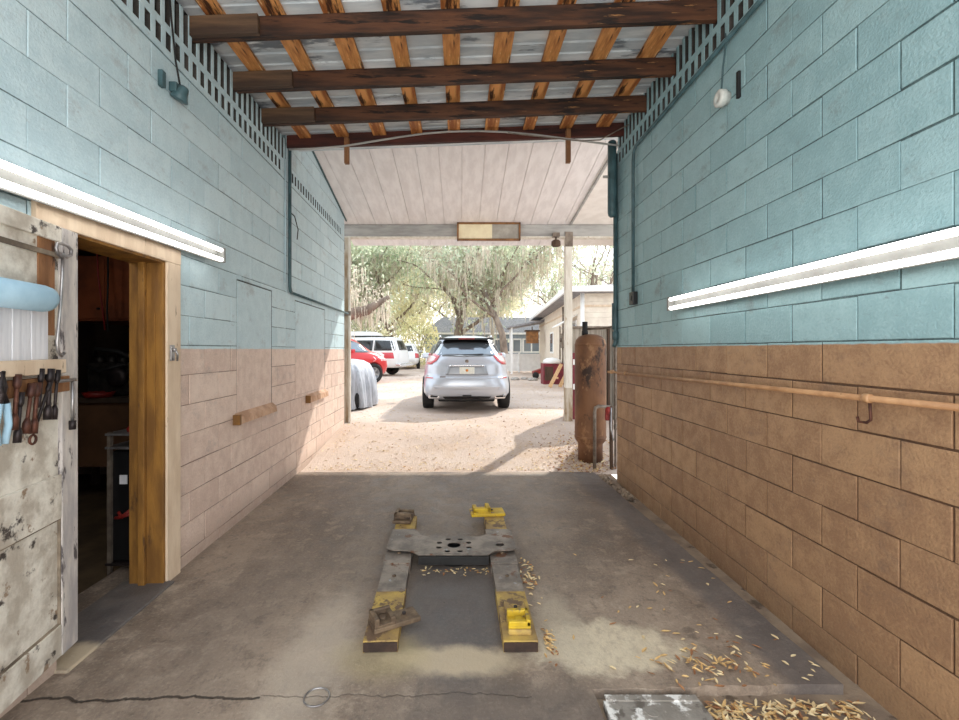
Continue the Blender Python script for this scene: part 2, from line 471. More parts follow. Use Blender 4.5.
# sills under the filled windows
def in_left(o, s=0, d=0, z=0):
    o.location = (-1.79 - math.sin(ROT_L)*s + math.cos(ROT_L)*d, math.cos(ROT_L)*s + math.sin(ROT_L)*d, z)
    o.rotation_euler = (0, 0, ROT_L); return o
M['sill'] = PM('sill brick', C(206,170,142), C(178,140,112), 8, .7, 0, .3, 50, spots=(C(120,70,40), 7, .62))
def sill(s0, s1, z0, z1, lab, n):
    t = thing('window_sill', lab, 'window sill', group='old brick sills on the left wall')
    in_left(t, s0, 0, z0)
    L = s1 - s0; b = MB(); w = L/n
    for i in range(n):
        a = i*w
        vs = [(0, a, 0), (.055, a+.008, 0), (.055, a+w-.006, 0), (0, a+w, 0), (0, a, z1-z0), (.045, a+.008, z1-z0-.035), (.045, a+w-.006, z1-z0-.035), (0, a+w, z1-z0)]
        b.add(vs, [(3,2,1,0), (4,5,6,7), (0,1,5,4), (1,2,6,5), (2,3,7,6), (3,0,4,7)])
    b.build('brick_course', M['sill'], t)
    e = MB(); e.box(0, .06, -.035, -.002, -.004, z1-z0-.01, bev=.003)
    tag(e.build('end_brick', M['jamb'], t), 'ochre painted end brick')
sill(3.84, 4.66, .845, .935, 'slanted brick sill under the nearer filled-in window, left wall', 9)
sill(5.78, 6.66, .80, .90, 'short slanted sill under the farther filled-in window, near the open end', 8)

# ------------------------------------------------------------------ floor
def crackfield(t, y0, amp, x0, x1, w, seedv):
    x, y, z = t.sep()
    n = t.noise(1.7, 6, .6, t.map((1, .12, 1), (seedv, 0, 0)))
    n2 = t.noise(14, 3, .6, t.map((1, .12, 1), (seedv, 3, 0)))
    line = t.math('ADD', t.math('MULTIPLY', t.math('SUBTRACT', n, .5), amp), t.math('MULTIPLY', t.math('SUBTRACT', n2, .5), .045))
    dd = t.math('ABSOLUTE', t.math('SUBTRACT', t.math('SUBTRACT', y, y0), line))
    m = t.range(dd, w*.4, w, 1, 0)
    return t.math('MULTIPLY', m, t.math('MULTIPLY', t.math('GREATER_THAN', x, x0), t.math('LESS_THAN', x, x1)))
def blob(t, cx, cy, rx, ry, soft, amt, nscale=6, rot=0):
    x, y, z = t.sep(t.map((1, 1, 1)))
    dx = t.math('SUBTRACT', x, cx); dy = t.math('SUBTRACT', y, cy)
    if rot:
        c, s = math.cos(rot), math.sin(rot)
        dx, dy = t.math('ADD', t.math('MULTIPLY', dx, c), t.math('MULTIPLY', dy, s)), t.math('SUBTRACT', t.math('MULTIPLY', dy, c), t.math('MULTIPLY', dx, s))
    a = t.math('POWER', t.math('ABSOLUTE', t.math('DIVIDE', dx, rx)), 2.0)
    b = t.math('POWER', t.math('ABSOLUTE', t.math('DIVIDE', dy, ry)), 2.0)
    r = t.math('SQRT', t.math('ADD', a, b))
    n = t.noise(nscale, 8, .68, t.map((1, 1, 1), (cx*3, cy*2, 0)))
    r = t.math('ADD', r, t.math('MULTIPLY', t.math('SUBTRACT', n, .5), amt))
    return t.range(r, 1-soft, 1+soft, 1, 0)
def floor_mat():
    t = NT('stained slab')
    n1 = t.noise(1.1, 8, .65, t.map((1, .6, 1)))
    n2 = t.noise(7, 10, .7)
    n3 = t.noise(60, 5, .65)
    c = t.mix(t.range(n1, .34, .66), C(160,143,127), C(112,98,87))
    c = t.mix(t.math('MULTIPLY', t.range(n2, .50, .64), .55), c, C(180,163,145))
    c = t.mix(t.math('MULTIPLY', t.range(n2, .34, .46, 1, 0), .6), c, C(90,80,72))
    c = t.mix(t.math('MULTIPLY', t.range(n3, .52, .68), .22), c, C(206,192,176))
    c = t.mix(t.math('MULTIPLY', t.range(n3, .34, .46, 1, 0), .22), c, C(80,72,66))
    n5 = t.noise(20, 8, .75, t.map((1, .5, 1), (2, 8, 0)))
    c = t.mix(t.math('MULTIPLY', t.range(n5, .53, .63), .45), c, C(104,94,86))
    # broad worn lighter band, left of the lift, and darker patch towards the door
    c = t.mix(t.math('MULTIPLY', blob(t, -.70, 2.2, .17, .55, .5, 1.2, 5), .6), c, C(192,178,162))
    c = t.mix(t.math('MULTIPLY', blob(t, -1.25, 2.6, .3, .8, .6, 1.0, 3), .35), c, C(112,100,92))
    # grey damp patch between the rails
    c = t.mix(t.math('MULTIPLY', blob(t, -.04, 2.62, .30, .62, .3, .8, 5), .7), c, C(82,82,86))
    c = t.mix(t.math('MULTIPLY', blob(t, -.12, 3.25, .75, .55, .5, .8, 3), .4), c, C(100,92,86))
    c = t.mix(t.math('MULTIPLY', blob(t, .1, 4.4, 1.2, .8, .6, 1.0, 2), .3), c, C(112,106,104))
    # bare whitish patches in front of the lift and to its right
    grain = t.range(t.noise(24, 8, .8, t.map((1, .55, 1), (1, 2, 0))), .34, .56, .55, 1.0)
    c = t.mix(t.math('MULTIPLY', t.math('MULTIPLY', blob(t, .72, 2.27, .36, .19, .3, 1.6, 7), grain), .95), c, C(216,203,178))
    c = t.mix(t.math('MULTIPLY', blob(t, -.02, 2.17, .3, .10, .4, 1.2, 8), .75), c, C(206,188,160))
    c = t.mix(t.math('MULTIPLY', blob(t, .52, 2.45, .12, .3, .5, 1.4, 8), .55), c, C(190,178,158))
    c = t.mix(t.math('MULTIPLY', blob(t, -.38, 2.2, .2, .16, .5, 1.0, 6), .5), c, C(186,170,130))
    # shadow band painted along the right edge of the slab and the dark near corner
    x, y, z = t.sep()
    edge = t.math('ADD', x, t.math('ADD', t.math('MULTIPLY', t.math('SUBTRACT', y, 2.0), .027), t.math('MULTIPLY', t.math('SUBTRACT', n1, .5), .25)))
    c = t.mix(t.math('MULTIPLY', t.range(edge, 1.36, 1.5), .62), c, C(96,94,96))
    c = t.mix(t.math('MULTIPLY', blob(t, .2, 1.86, .5, .17, .4, 1.0, 5), .55), c, C(96,88,84))
    c = t.mix(t.math('MULTIPLY', blob(t, -.5, 3.5, .12, 1.2, .6, .9, 5), .3), c, C(98,88,80))
    cr = t.math('MAXIMUM', crackfield(t, 1.935, .16, -1.85, -.85, .010, 2.0), t.math('MULTIPLY', crackfield(t, 1.95, .16, -.85, .3, .006, 2.0), .45))
    c = t.mix(t.math('MULTIPLY', cr, .85), c, C(44,38,34))
    sp = t.noise(26, 4, .6, t.map((1, 1, 1), (9, 9, 0)))
    c = t.mix(t.range(sp, .72, .76), c, C(62,56,54))
    t.set(c, t.range(n2, .35, .65, .42, .72), 0, .35)
    h = t.math('ADD', t.math('MULTIPLY', n3, .5), n2)
    h = t.math('SUBTRACT', h, t.math('MULTIPLY', cr, 1.5))
    t.bump(h, .4, .014)
    return t.mat
M['slab'] = floor_mat()
M['subfloor'] = PM('older lower concrete', C(158,140,120), C(128,112,98), 5, .75, 0, .4, 50, spots=(C(96,82,70), 6, .58))
mb = MB()
NY = 2.0
poly = [(-2.3, -2.5), (.57, -2.5), (.57, NY-.02)]
rj = random.Random(3)
x = .57
while x < 1.62:
    poly.append((x, NY + rj.uniform(-.008, .008) - .012*math.sin(x*3))); x += .05
poly += [(1.68, NY+.012)]
y = NY + .1
while y < 5.45:
    poly.append((1.68 - .09*(y-NY)/3.5 + rj.uniform(-.004, .004), y)); y += .09
poly += [(1.58, 5.5)]
x = 1.5
while x > -2.0:
    poly.append((x, 5.5 + rj.uniform(-.012, .012))); x -= .12
poly += [(-2.3, 5.5)]
mb.prism(poly, -.2, 0)
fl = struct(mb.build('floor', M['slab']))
mb = MB(); mb.box(-2.0, 1.82, -2.5, 5.62, -.2, -.045)
struct(mb.build('floor_lower', M['subfloor']))  # lower concrete floor under the slab

# ------------------------------------------------------------------ roof
SL = .038
def zb(x): return 3.722 + SL*x            # underside of the rafters
RAKE = math.atan(SL)
RH = .147
# tin sheets: flat pans with V ridges running down the slope
mb = MB()
ys = []; y = .6
zt = RH + .045
while y < 5.3:
    ys += [(y, 0), (y+.10, 0), (y+.115, .014), (y+.13, 0), (y+.24, 0), (y+.255, .020), (y+.27, 0.002)]
    y += .33
vs = []; fs = []
for (yy, h) in ys:
    for xx in (-2.05, 1.95): vs.append((xx, yy, zb(xx) + zt + h))
for i in range(len(ys)-1): fs.append((2*i, 2*i+1, 2*i+3, 2*i+2))
nb = len(vs)
vs += [(p[0], p[1], p[2]+.05) for p in vs]
fs += [tuple(nb + i for i in reversed(f)) for f in fs]
mb.add(vs, fs)
ceil = struct(mb.build('ceiling', M['tin']))

RY = [3.24, 3.88, 4.46]
rl = ['nearest of the three plain dark rafters under the tin roof',
      'middle plain dark rafter with a split patch, between two others',
      'farthest plain dark rafter, just before the lintel rafter']
def rafter(Y, lab, nm='rafter', mat='wood_dark', sister=True, dz=0):
    t = thing(nm, lab, 'rafter', (-1.93, Y, zb(-1.93)+dz), 0, 'roof rafters')
    b = MB(); L = 3.74
    b.bar((0, 0, RH/2), (L, 0, RH/2 + SL*L), .05, RH, bev=.004)
    fix_normals(b.build('beam', M[mat], t))
    if sister:
        b = MB(); b.bar((.0, -.046, RH/2-.004), (.52, -.046, RH/2 - .004 + SL*.52), .04, RH-.012, bev=.004)
        tag(b.build('splice_board', M['wood_grey'], t), 'short greyer board nailed to the left end')
    return t
for Y, lab in zip(RY, rl): rafter(Y, lab)
M['wood_red'] = PM('dark red lintel wood', C(92,46,36), C(52,28,24), 3, .7, 0, .3, 30, spots=(C(24,16,14), 5, .6), stretch=(.35,3,3))
hd = rafter(5.09, 'dark red-brown lintel rafter at the open end with two hanging pegs', 'lintel_rafter', 'wood_red', False, .052)
for (px, y0, y1) in ((347, 146, 164), (568, 142, 163)):
    X = (px-VX)*5.04/F
    b = MB(); z0 = CAM_Z + (VY-y1)*5.04/F; z1 = zb(X)+.02
    b.box(X-.024+1.93, X+.024+1.93, -.085, -.028, z0 - zb(-1.93) - .052, z1 - zb(-1.93)+.05, bev=.003)
    b.build('hanging_peg', M['bare_wood'], hd)
# flat boards across the rafters
for k in range(9):
    X = -1.72 + .411*k
    place = ['first', 'second', 'third', 'fourth', 'fifth', 'sixth', 'seventh', 'eighth', 'ninth'][k]
    b = MB(); b.bar((0, 0, 0), (0, 4.3, 0), .135 + .012*((k*7) % 3 - 1), .036, bev=.003)
    o = b.build('roof_board', M['purlin'], None)
    o.location = (X, 1.0, zb(X) + RH + .0215); o.rotation_euler = (0, -RAKE, 0)
    tag(o, 'orange-stained board lying over the rafters, %s counting from the left wall' % place, 'roof board', 'boards under the tin roof')
# pale bowed strip under the lintel
b = MB()
b.tube([((px-VX)*5.0/F, 5.0, CAM_Z + (VY-py)*5.0/F) for px, py in ((289,149.5),(316,148.5),(345,146),(372,141.5),(400,137),(425,133.5),(450,131.5),(478,131),(505,132),(533,134.5),(560,138),(590,142),(619,145.5))], .011, 8)
o = b.build('bowed_strip', M['beam_paint']); tag(o, 'thin pale strip bowing across the lintel rafter at the open end', 'strip')
b = MB(); b.tube([((px-VX)*4.9/F, 4.9, CAM_Z + (VY-py)*4.9/F) for px, py in ((508,133),(540,136.5),(580,141),(600,140),(622,128),(634,122))], .006, 6)
tag(b.build('cable', M['pipe_grey']), 'thin grey cable under the lintel rafter, rising to the right wall', 'cable')

# ------------------------------------------------------------------ canopy outside
def zc(y): return 3.69 + .183*(8.2-y)
mb = MB()
X = -2.12; w = .305
while X < 1.93:
    x1 = min(X+w-.006, 1.95)
    mb.box(X, x1, 0, 4.0, 0, .018, bev=.002)
    X += w
mb.box(-2.12, 1.95, 0, 4.0, .0185, .05)
o = mb.build('ceiling_canopy', M['soffit']); struct(o)
o.location = (0, 5.15, zc(5.15)); o.rotation_euler = (-math.atan(.183), 0, 0)
mb = MB(); mb.box(1.96, 3.9, 0, 4.0, .0, .05)
o = mb.build('ceiling_canopy_side', M['soffit2']); struct(o)
o.location = (0, 5.15, zc(5.15)); o.rotation_euler = (-math.atan(.183), 0, 0)
b = MB(); b.bar((2.03, 5.25, zc(5.25)-.02), (1.94, 8.12, zc(8.12)-.02), .03, .03)
o = b.build('trim_2', M['beam_paint']); struct(o)
b = MB(); b.bar((XL(5.2)+.012, 5.2, zc(5.2)-.012), (XL(8.0)+.012, 8.0, zc(8.0)-.012), .02, .02)
o = b.build('trim_3', M['teal_pipe']); struct(o)
t = thing('canopy_beam', 'long chalky grey beam carrying the front edge of the canopy', 'beam', (0, 8.2, 3.46))
b = MB(); b.box(-2.15, 3.9, -.05, .05, .02, .23, bev=.004); b.build('beam', M['beam_paint'], t)
b = MB(); b.box(-2.15, 3.9, -.07, .09, 0.0, .02, bev=.003); tag(b.build('flange', M['post_white'], t), 'white lower flange')
def post(X, Y, h, zg, lab, mat, strap):
    t = thing('canopy_post', lab, 'post', (X, Y, zg), 0)
    b = MB(); b.box(-.062, .062, -.062, .062, -.05, h-zg, bev=.006); b.build('shaft', mat, t)
    if strap:
        b = MB(); b.box(-.07, .07, -.075, -.05, h-zg-.16, h-zg+.10, bev=.004)
        for sx in (-.04, .04):
            for dz in (-.12, -.04, .05): b.cyl((sx, -.075, h-zg+dz), (sx, -.083, h-zg+dz), .011, 8)
        tag(b.build('bracket', M['pipe_grey'], t), 'bolted grey bracket at the top')
        b = MB(); b.box(-.066, .066, -.066, .066, -.05, .62, bev=.006)
        tag(b.build('sleeve', M['post_old'], t), 'browner weathered foot')
    else:
        b = MB(); b.box(.05, .085, -.085, -.05, -.05, h-zg, bev=.003)
        tag(b.build('edge_strip', M['post_white'], t), 'white strip along the right corner')
        b = MB(); b.box(-.07, .09, -.09, -.05, 2.11-zg-.04, 2.11-zg+.04, bev=.003)
        b.build('conduit_clamp', M['pipe_grey'], t)
    return t
post(-2.045, 8.2, 3.46, .17, 'peeling brown and white post at the end of the left wall', M['post_old'], False)
post(1.918, 8.2, 3.46, .17, 'slim white post with a bolted bracket, left of the rusty tank', M['post_white'], True)
t = thing('framed_panel', 'brown framed panel, half cream and half grey, on the canopy beam', 'panel', (.49, 8.1, 3.395))
b = MB()
for (x0, x1, z0, z1) in ((-.56, .56, 0, .03), (-.56, .56, .285, .315), (-.56, -.53, 0, .315), (.53, .56, 0, .315)): b.box(x0, x1, -.04, .04, z0, z1, bev=.003)
b.build('frame', M['frame_wood'], t)
b = MB(); b.box(-.53, .06, -.015, .02, .03, .285); tag(b.build('panel', M['panel_cream'], t), 'cream left panel')
b = MB(); b.box(.06, .53, -.012, .02, .03, .285); tag(b.build('panel', M['panel_grey'], t), 'grey right panel')
t = thing('hanging_box', 'small dark box hanging under the canopy beam beside the white post', 'lamp', (1.68, 8.1, 3.46))  # plain dark box on a bracket, not a light
b = MB(); b.box(-.06, .06, -.05, .05, -.005, .07, bev=.006); b.cyl((0, 0, -.08), (0, 0, 0), .016); b.build('bracket', M['pipe_grey'], t)
b = MB(); b.lathe([(.05, -.055), (.08, -.08), (.085, -.15), (.06, -.17)], 8); b.build('housing', M['shed_dark'], t)
def boolean_cut(o, cutter):
    m = o.modifiers.new('cut', 'BOOLEAN'); m.object = cutter; m.operation = 'DIFFERENCE'; m.solver = 'EXACT'
    bpy.context.view_layer.update()
    dg = bpy.context.evaluated_depsgraph_get()
    me = bpy.data.meshes.new_from_object(o.evaluated_get(dg))
    o.modifiers.clear(); o.data = me
    bpy.data.objects.remove(cutter, do_unlink=True)
    return o

# ================================================================== WALL FITTINGS
def left_thing(name, lab, cat, s, d, z, group=None):
    t = thing(name, lab, cat, group=group); in_left(t, s, d, z); return t
# fluorescent battens
def batten(name, lab, L, sg):
    t = thing(name, lab, 'light', group='fluorescent battens')
    b = MB(); xs = sorted((0, sg*.055)); b.box(xs[0], xs[1], 0, L, -.028, .028, bev=.006)
    xs = sorted((sg*.055, sg*.066)); b.box(xs[0], xs[1], 0, L, -.052, .052, bev=.004)
    b.build('housing', M['fixture'], t)
    for dz in (.036, -.036):
        b = MB(); b.cyl((sg*.095, .03, dz), (sg*.095, L-.03, dz), .0145, 14)
        b.build('tube', M['tube'], t)
    for y0, y1 in ((0.0, .022), (L-.022, L)):
        b = MB(); xs = sorted((sg*.06, sg*.115)); b.box(xs[0], xs[1], y0, y1, -.055, .055, bev=.004)
        b.build('lamp_holder', M['fixture'], t)
    return t
t = batten('fluorescent_light', 'twin-tube fluorescent light over the dark doorway', 2.44, 1)
in_left(t, 1.01, 0, 2.125)
t.rotation_euler = (.022, 0, ROT_L)
t = batten('fluorescent_light', 'twin-tube fluorescent light on the right wall above the tan paint', 2.44, -1)
t.location = (XR, 1.29, 1.84)

# lamp sockets high on both walls
t = left_thing('bell_socket', 'teal painted socket high on the left wall with a cord going up', 'socket', 2.95, 0, 3.13)
b = MB(); b.box(0, .03, -.13, -.09, -.03, .07, bev=.004); b.build('slot_plate', M['teal_pipe'], t)
b = MB(); b.lathe([(.02, .05), (.03, .04), (.038, 0), (.056, -.04), (.05, -.045)], 16, Matrix.Translation((.06, .02, 0)) @ Euler((0, R(25), 0)).to_matrix().to_4x4())
b.box(0, .05, -.02, .06, .0, .06, bev=.006); b.build('bell', M['teal_pipe'], t)
b = MB(); b.tube([(.05, .02, .06), (.03, .01, .2), (.02, -.02, .45), (.03, -.08, .75)], .006, 6); b.build('cord', M['black'], t)
t = thing('lamp_socket', 'round white porcelain lamp socket high on the right wall', 'socket', (XR, 3.07, 3.155))
b = MB(); b.box(-.02, 0, .075-.22, .10-.22, -.07, .10, bev=.003); tag(b.build('slot_plate', M['black'], t), 'dark slot beside the socket')
b = MB(); b.lathe([(.0, .068), (.020, .068), (.022, .074), (.045, .074), (.056, .066), (.056, .03), (.042, .022), (.042, 0)], 20, Euler((0, R(-90), 0)).to_matrix().to_4x4()); b.build('body', M['porcelain'], t)
b = MB(); b.tube([(-.045, -.0, .05), (-.04, -.01, .2), (-.03, -.03, .36), (-.03, -.02, .42)], .006, 6); b.build('cord', M['teal_pipe'], t)

# conduits
t = left_thing('electric_conduit', 'dark teal conduit dropping and turning along the left wall', 'pipe', 5.09, 0, 0)
b = MB(); b.tube([(.03, 0, 3.80), (.03, 0, 2.17), (.03, .02, 2.125), (.03, .06, 2.11)], .019, 10); b.build('riser', M['teal_pipe'], t)
b = MB(); b.tube([(.03, .06, 2.11), (.03, 2.95, 2.10)], .014, 10); b.build('run', M['teal_pipe'], t)
b = MB(); b.tube([(.03, .0, 3.0), (.05, .10, 2.98), (.05, .22, 2.86), (.02, .28, 2.76)], .006, 6); b.build('loose_wire', M['black'], t)
b = MB(); b.tube([(.012, -.09, 3.55), (.012, -.09, 2.2)], .008, 8)
tag(in_left(b.build('thin_conduit', M['wall_l']), 5.09, 0, 0), 'thin blue painted pipe beside the dark teal conduit, left wall', 'pipe')
t = thing('electric_conduit', 'slim dark conduit dropping to a black switch box on the right wall', 'pipe', (XR, 4.69, 0))
b = MB(); b.tube([(-.028, 0, 2.06), (-.028, 0, 3.40), (-.028, -.02, 3.49), (-.028, -.07, 3.525), (-.028, -3.0, 3.525)], .016, 10); b.build('pipe', M['teal_pipe'], t)
b = MB(); b.box(-.05, 0, -.055, .055, 1.93, 2.06, bev=.006); b.box(-.058, -.05, -.018, .018, 1.97, 2.02, bev=.002); tag(b.build('switch_box', M['black_gloss'], t), 'black switch box')
t = thing('corner_pipe', 'tall dark teal pipe at the open end of the right wall', 'pipe', (1.762, 5.225, 0))
b = MB(); b.tube([(0, 0, 3.7), (0, 0, 1.62), (0, 0, 1.54), (-.02, 0, 1.50)], .024, 10); b.build('pipe', M['teal_pipe'], t)
b = MB(); b.lathe([(.0, -.05), (.02, -.05), (.034, -.03), (.034, .05), (.024, .06)], 10, Matrix.Translation((0, 0, 1.62))); b.build('coupling', M['teal_pipe'], t)
b = MB(); b.tube([(-.005, .01, 2.0), (-.005, .01, 1.70)], .032, 10); b.build('lower_sleeve', M['teal_pipe'], t)
t = thing('curtain_tube', 'thick rounded teal tube hanging by the corner pipe, top right of the opening', 'tube', (1.705, 5.17, 0))
b = MB(); b.lathe([(0, 2.96), (.025, 2.965), (.042, 2.985), (.048, 3.02), (.048, 3.80), (.04, 3.82)], 16); b.build('tube', M['teal_pipe'], t)
b = MB(); b.tube([(-.04, 0, 3.42), (-.10, 0, 3.42)], .016, 8); b.build('side_peg', M['beam_paint'], t)

# gas pipe along the right wall
t = thing('wall_pipe', 'long tan painted pipe running along the right wall at waist height', 'pipe', (XR, 0, 0))
b = MB(); b.tube([(-.05, 5.30, 1.212), (-.05, 1.0, 1.278)], .0135, 12); b.build('pipe', M['tan_pipe'], t)
for yy in (1.96, 4.85):
    zz = 1.278 - (yy-1.0)*.066/4.3
    b = MB(); b.lathe([(.019, -.016), (.021, -.012), (.021, .012), (.019, .016)], 12, Matrix.Translation((-.05, yy, zz)) @ Euler((R(90), 0, 0)).to_matrix().to_4x4())
    b.box(-.05, 0, yy-.014, yy+.014, zz-.006, zz+.006); b.build('strap', M['tan_pipe'], t)
b = MB(); zz = 1.263; b.tube([(-.05, 1.95, zz-.01), (-.045, 1.95, zz-.09), (-.05, 1.965, zz-.105), (-.055, 2.0, zz-.105), (-.055, 2.005, zz-.085)], .006, 8); b.build('hook', M['rust_tool'], t)
b = MB(); b.tube([(-.05, 5.30, 1.212), (-.09, 5.32, 1.212)], .012, 8); b.lathe([(.0, -.02), (.022, -.02), (.022, .02), (0, .02)], 10, Matrix.Translation((-.05, 5.28, 1.212))); b.build('end_fitting', M['tan_pipe'], t)

# ================================================================== DOORWAY
t = struct(thing('door_1', None, None)); in_left(t, 0, 0, 0)
del_keys = [k for k in ('label', 'category') if k in t.keys()]
b = MB(); b.box(-.002, .024, 1.965, 3.03, 2.026, 2.125, bev=.004); b.build('head_trim', M['trim'], t)
b = MB(); b.box(-.002, .022, 2.885, 3.03, -.03, 2.026, bev=.004); b.build('side_trim', M['trim'], t)
b = MB(); b.box(-.20, .010, 2.862, 2.886, -.03, 2.03, bev=.003); b.box(-.13, -.09, 2.835, 2.862, -.03, 2.02, bev=.003)
b.box(-.045, -.035, 2.856, 2.864, .9, 1.7); b.build('jamb', M['jamb'], t)
b = MB(); b.box(-.20, .010, 2.09, 2.885, 2.012, 2.03, bev=.003); b.build('jamb', M['jamb'], t)
b = MB(); b.box(.022, .034, 2.905, 2.945, 1.40, 1.50, bev=.003); b.cyl((.034, 2.92, 1.47), (.055, 2.92, 1.47), .012, 10); b.tube([(.05, 2.92, 1.47), (.06, 2.93, 1.44), (.045, 2.95, 1.40)], .007, 8)
b.build('hasp', M['steel'], t)
b = MB(); b.box(-.26, .06, 2.08, 2.90, -.05, .012, bev=.008); b.build('threshold', M['slab'], t)

# ---- the open white door lying back against the wall
DANG = R(10.1); DW = .85; DZ = .10
DLOC = Vector((-1.809, 2.163, DZ)) - Vector((-math.sin(DANG), math.cos(DANG), 0))*DW
def dpt(px, py):
    q = (VX-px)/F
    r = (2.163*q - 1.809)/(.984*q - .175)
    Y = 2.163 - .984*r
    return DW - r, CAM_Z + (VY-py)*Y/F - DZ
t = thing('open_door', 'flaking white panelled door standing open against the left wall', 'door', DLOC, DANG)
DH = 1.92
M['moulding'] = PM('grimy moulding', C(150,136,118), C(98,86,74), 8, .7)
def panel_door():
    b = MB(); b.box(-.04, -.016, 0, DW, 0, DH); b.build('panel_board', M['door_paint'], t)
    b = MB()
    for (y0, y1, z0, z1) in ((.0, .11, 0, DH), (.11, DW-.11, 0, .14), (.11, DW-.11, .616, .813), (.11, DW-.11, 1.85, DH)):
        b.box(-.04, 0, y0, y1, z0, z1, bev=.004)
    b.build('door_rails', M['door_paint'], t)
    b = MB(); b.box(-.042, .001, DW-.11, DW, -.002, DH, bev=.004)
    tag(b.build('stile', M['door_stile'], t), 'scuffed grey-white stile on the opening edge')
panel_door()
b = MB()
b.box(-.016, -.004, DW-.115, DW-.11, .14, .616)
b.box(-.016, -.006, .11, DW-.11, .14, .146); b.box(-.016, -.006, .11, DW-.11, .61, .616)
b.box(-.016, -.004, .11, DW-.11, 1.78, 1.80)
b.build('moulding', M['moulding'], t)
s0, z0 = dpt(56, 331); s1, z1 = dpt(66, 252)
b = MB(); b.box(-.016, -.010, s0-.09, s0+.01, z0-.02, z1+.06, bev=.002); tag(b.build('bare_strip', M['bare_wood'], t), 'strip of bare brown wood')
_, zl0 = dpt(30, 375); _, zl1 = dpt(30, 360)
b = MB(); b.box(-.016, .03, .05, DW-.13, zl0, zl1, bev=.004); b.build('ledge', M['trim'], t)
b = MB(); b.box(-.016, .008, .05, DW-.07, zl0-.085, zl0-.015, bev=.003); tag(b.build('tool_rail', M['bare_wood'], t), 'brown rail the tools hang from')
# paper roll + sheet
def on_door(name, lab, cat, px, py, d=.0, group=None):
    s, z = dpt(px, py)
    Rm = Euler((0, 0, DANG)).to_matrix()
    return thing(name, lab, cat, DLOC + Rm @ Vector((d, s, z)), DANG, group)
o = on_door('paper_roll', 'pale blue paper roll mounted across the white door', 'paper roll', 37, 299, .035)
b = MB(); b.lathe([(0, -.004), (.04, -.004), (.052, .006), (.055, .03), (.055, .55), (.0, .56)], 24, Euler((R(90), 0, 0)).to_matrix().to_4x4()); b.build('roll', M['blue_roll'], o)
b = MB(); b.cyl((0, .01, 0), (0, -.01, 0), .012, 10); b.build('spindle', M['bare_wood'], o)
o = on_door('paper_sheet', 'ribbed white sheet pinned to the door under the pale blue roll', 'sheet', 50, 340, -.016)
b = MB(); hz = .12
for i in range(11):
    b.box(0, .010 + .002*(i % 2), -.05*(i+1)+.001, -.05*i-.001, -hz, hz+.02, bev=.002)
b.build('sheet', M['white_paper'], o)

# ---- tools on the door
def socket_tool(name, lab, top, bot, r=.008, top_r=.016, bot_r=.016, mat='rust_tool', ring=False, group='hand tools hung on the white door'):
    r *= .85; top_r *= .8; bot_r *= .8
    top = (top[0]-7, top[1]); bot = (bot[0]-7, bot[1])
    s0, za = dpt(*top); s1, zb2 = dpt(*bot)
    o = on_door(name, lab, 'tool', top[0], top[1], .03, group)
    v = Vector((0, s1-s0, zb2-za))
    b = MB(); b.tube([v*-.0, v*.5, v], r, 8); b.build('shank', M[mat], o)
    d = v.normalized()
    b = MB(); b.tube([v*0 - d*.018, v*0 + d*.025, v*0 + d*.04], [top_r, top_r, r], 10); b.build('upper_socket', M[mat], o)
    b = MB(); b.tube([v - d*.05, v - d*.03, v + d*.012], [r, bot_r, bot_r], 10); b.build('lower_socket', M[mat], o)
    if ring:
        b = MB(); c = v + d*.035
        b.tube([c + Vector((0, .018*math.cos(a*math.pi/8), .018*math.sin(a*math.pi/8))) for a in range(17)], .005, 6, caps=False); b.build('end_ring', M[mat], o)
    return o
socket_tool('socket_wrench', 'rusty double-ended socket wrench, leftmost of the brown row on the door', (15.5, 379), (12, 427), .009, .017, .017)
socket_tool('socket_wrench', 'dark socket wrench hanging lowest of the row on the door', (19, 397), (15.2, 440), .008, .015, .017, 'dark_tool')
socket_tool('socket_wrench', 'light brown socket wrench just left of the one with a ring', (30, 388), (24, 431), .008, .018, .018)
socket_tool('socket_wrench', 'brown socket wrench with a ring at its lower end', (36, 387), (32, 431), .009, .017, .018, ring=True)
socket_tool('pry_bar', 'dark pry bar hanging slantwise behind the socket wrenches', (49, 383), (35.5, 423), .007, .012, .006, 'dark_tool')
socket_tool('socket_wrench', 'thick dark socket wrench with the tallest head, right of the slanting bar', (49, 373), (46.5, 417), .010, .021, .020, 'dark_tool')
socket_tool('socket_wrench', 'slim dark socket wrench at the right end of the row, by the door stile', (56.5, 374), (53, 417), .007, .015, .016, 'dark_tool')
socket_tool('short_spanner', 'short dark spanner tucked behind the socket wrenches', (40, 373), (37.5, 405), .009, .014, .010, 'dark_tool')
o = on_door('pliers', 'pliers with pale blue grips at the left end of the tool row', 'pliers', -8, 385, .028, 'hand tools hung on the white door')
b = MB(); b.tube([(0, .0, .05), (0, .012, -.01), (.004, -.012, -.07)], [.008, .013, .010], 8); b.tube([(0, .01, .05), (0, -.006, -.01), (.004, .02, -.07)], [.008, .013, .010], 8); b.build('jaws', M['dark_tool'], o)
b = MB(); b.tube([(.004, -.012, -.07), (.004, -.03, -.15), (.004, -.02, -.22)], .012, 8); b.tube([(.004, .02, -.07), (.004, .03, -.15), (.004, .012, -.22)], .012, 8); tag(b.build('grip', M['blue_roll'], o), 'pale blue grips')
o = on_door('hook_bar', 'long steel hook bar with a loop handle on the door edge', 'hook', 55, 258, .03, 'hand tools hung on the white door')
pts = [(62, 258), (61.5, 275), (60, 300), (58, 325), (56.5, 340), (57.5, 350), (61, 354), (63.5, 351)]
s00, z00 = dpt(62, 258)
b = MB(); b.tube([(0, dpt(*p)[0]-s00, dpt(*p)[1]-z00) for p in pts], .0065, 8); b.build('shank', M['steel'], o)
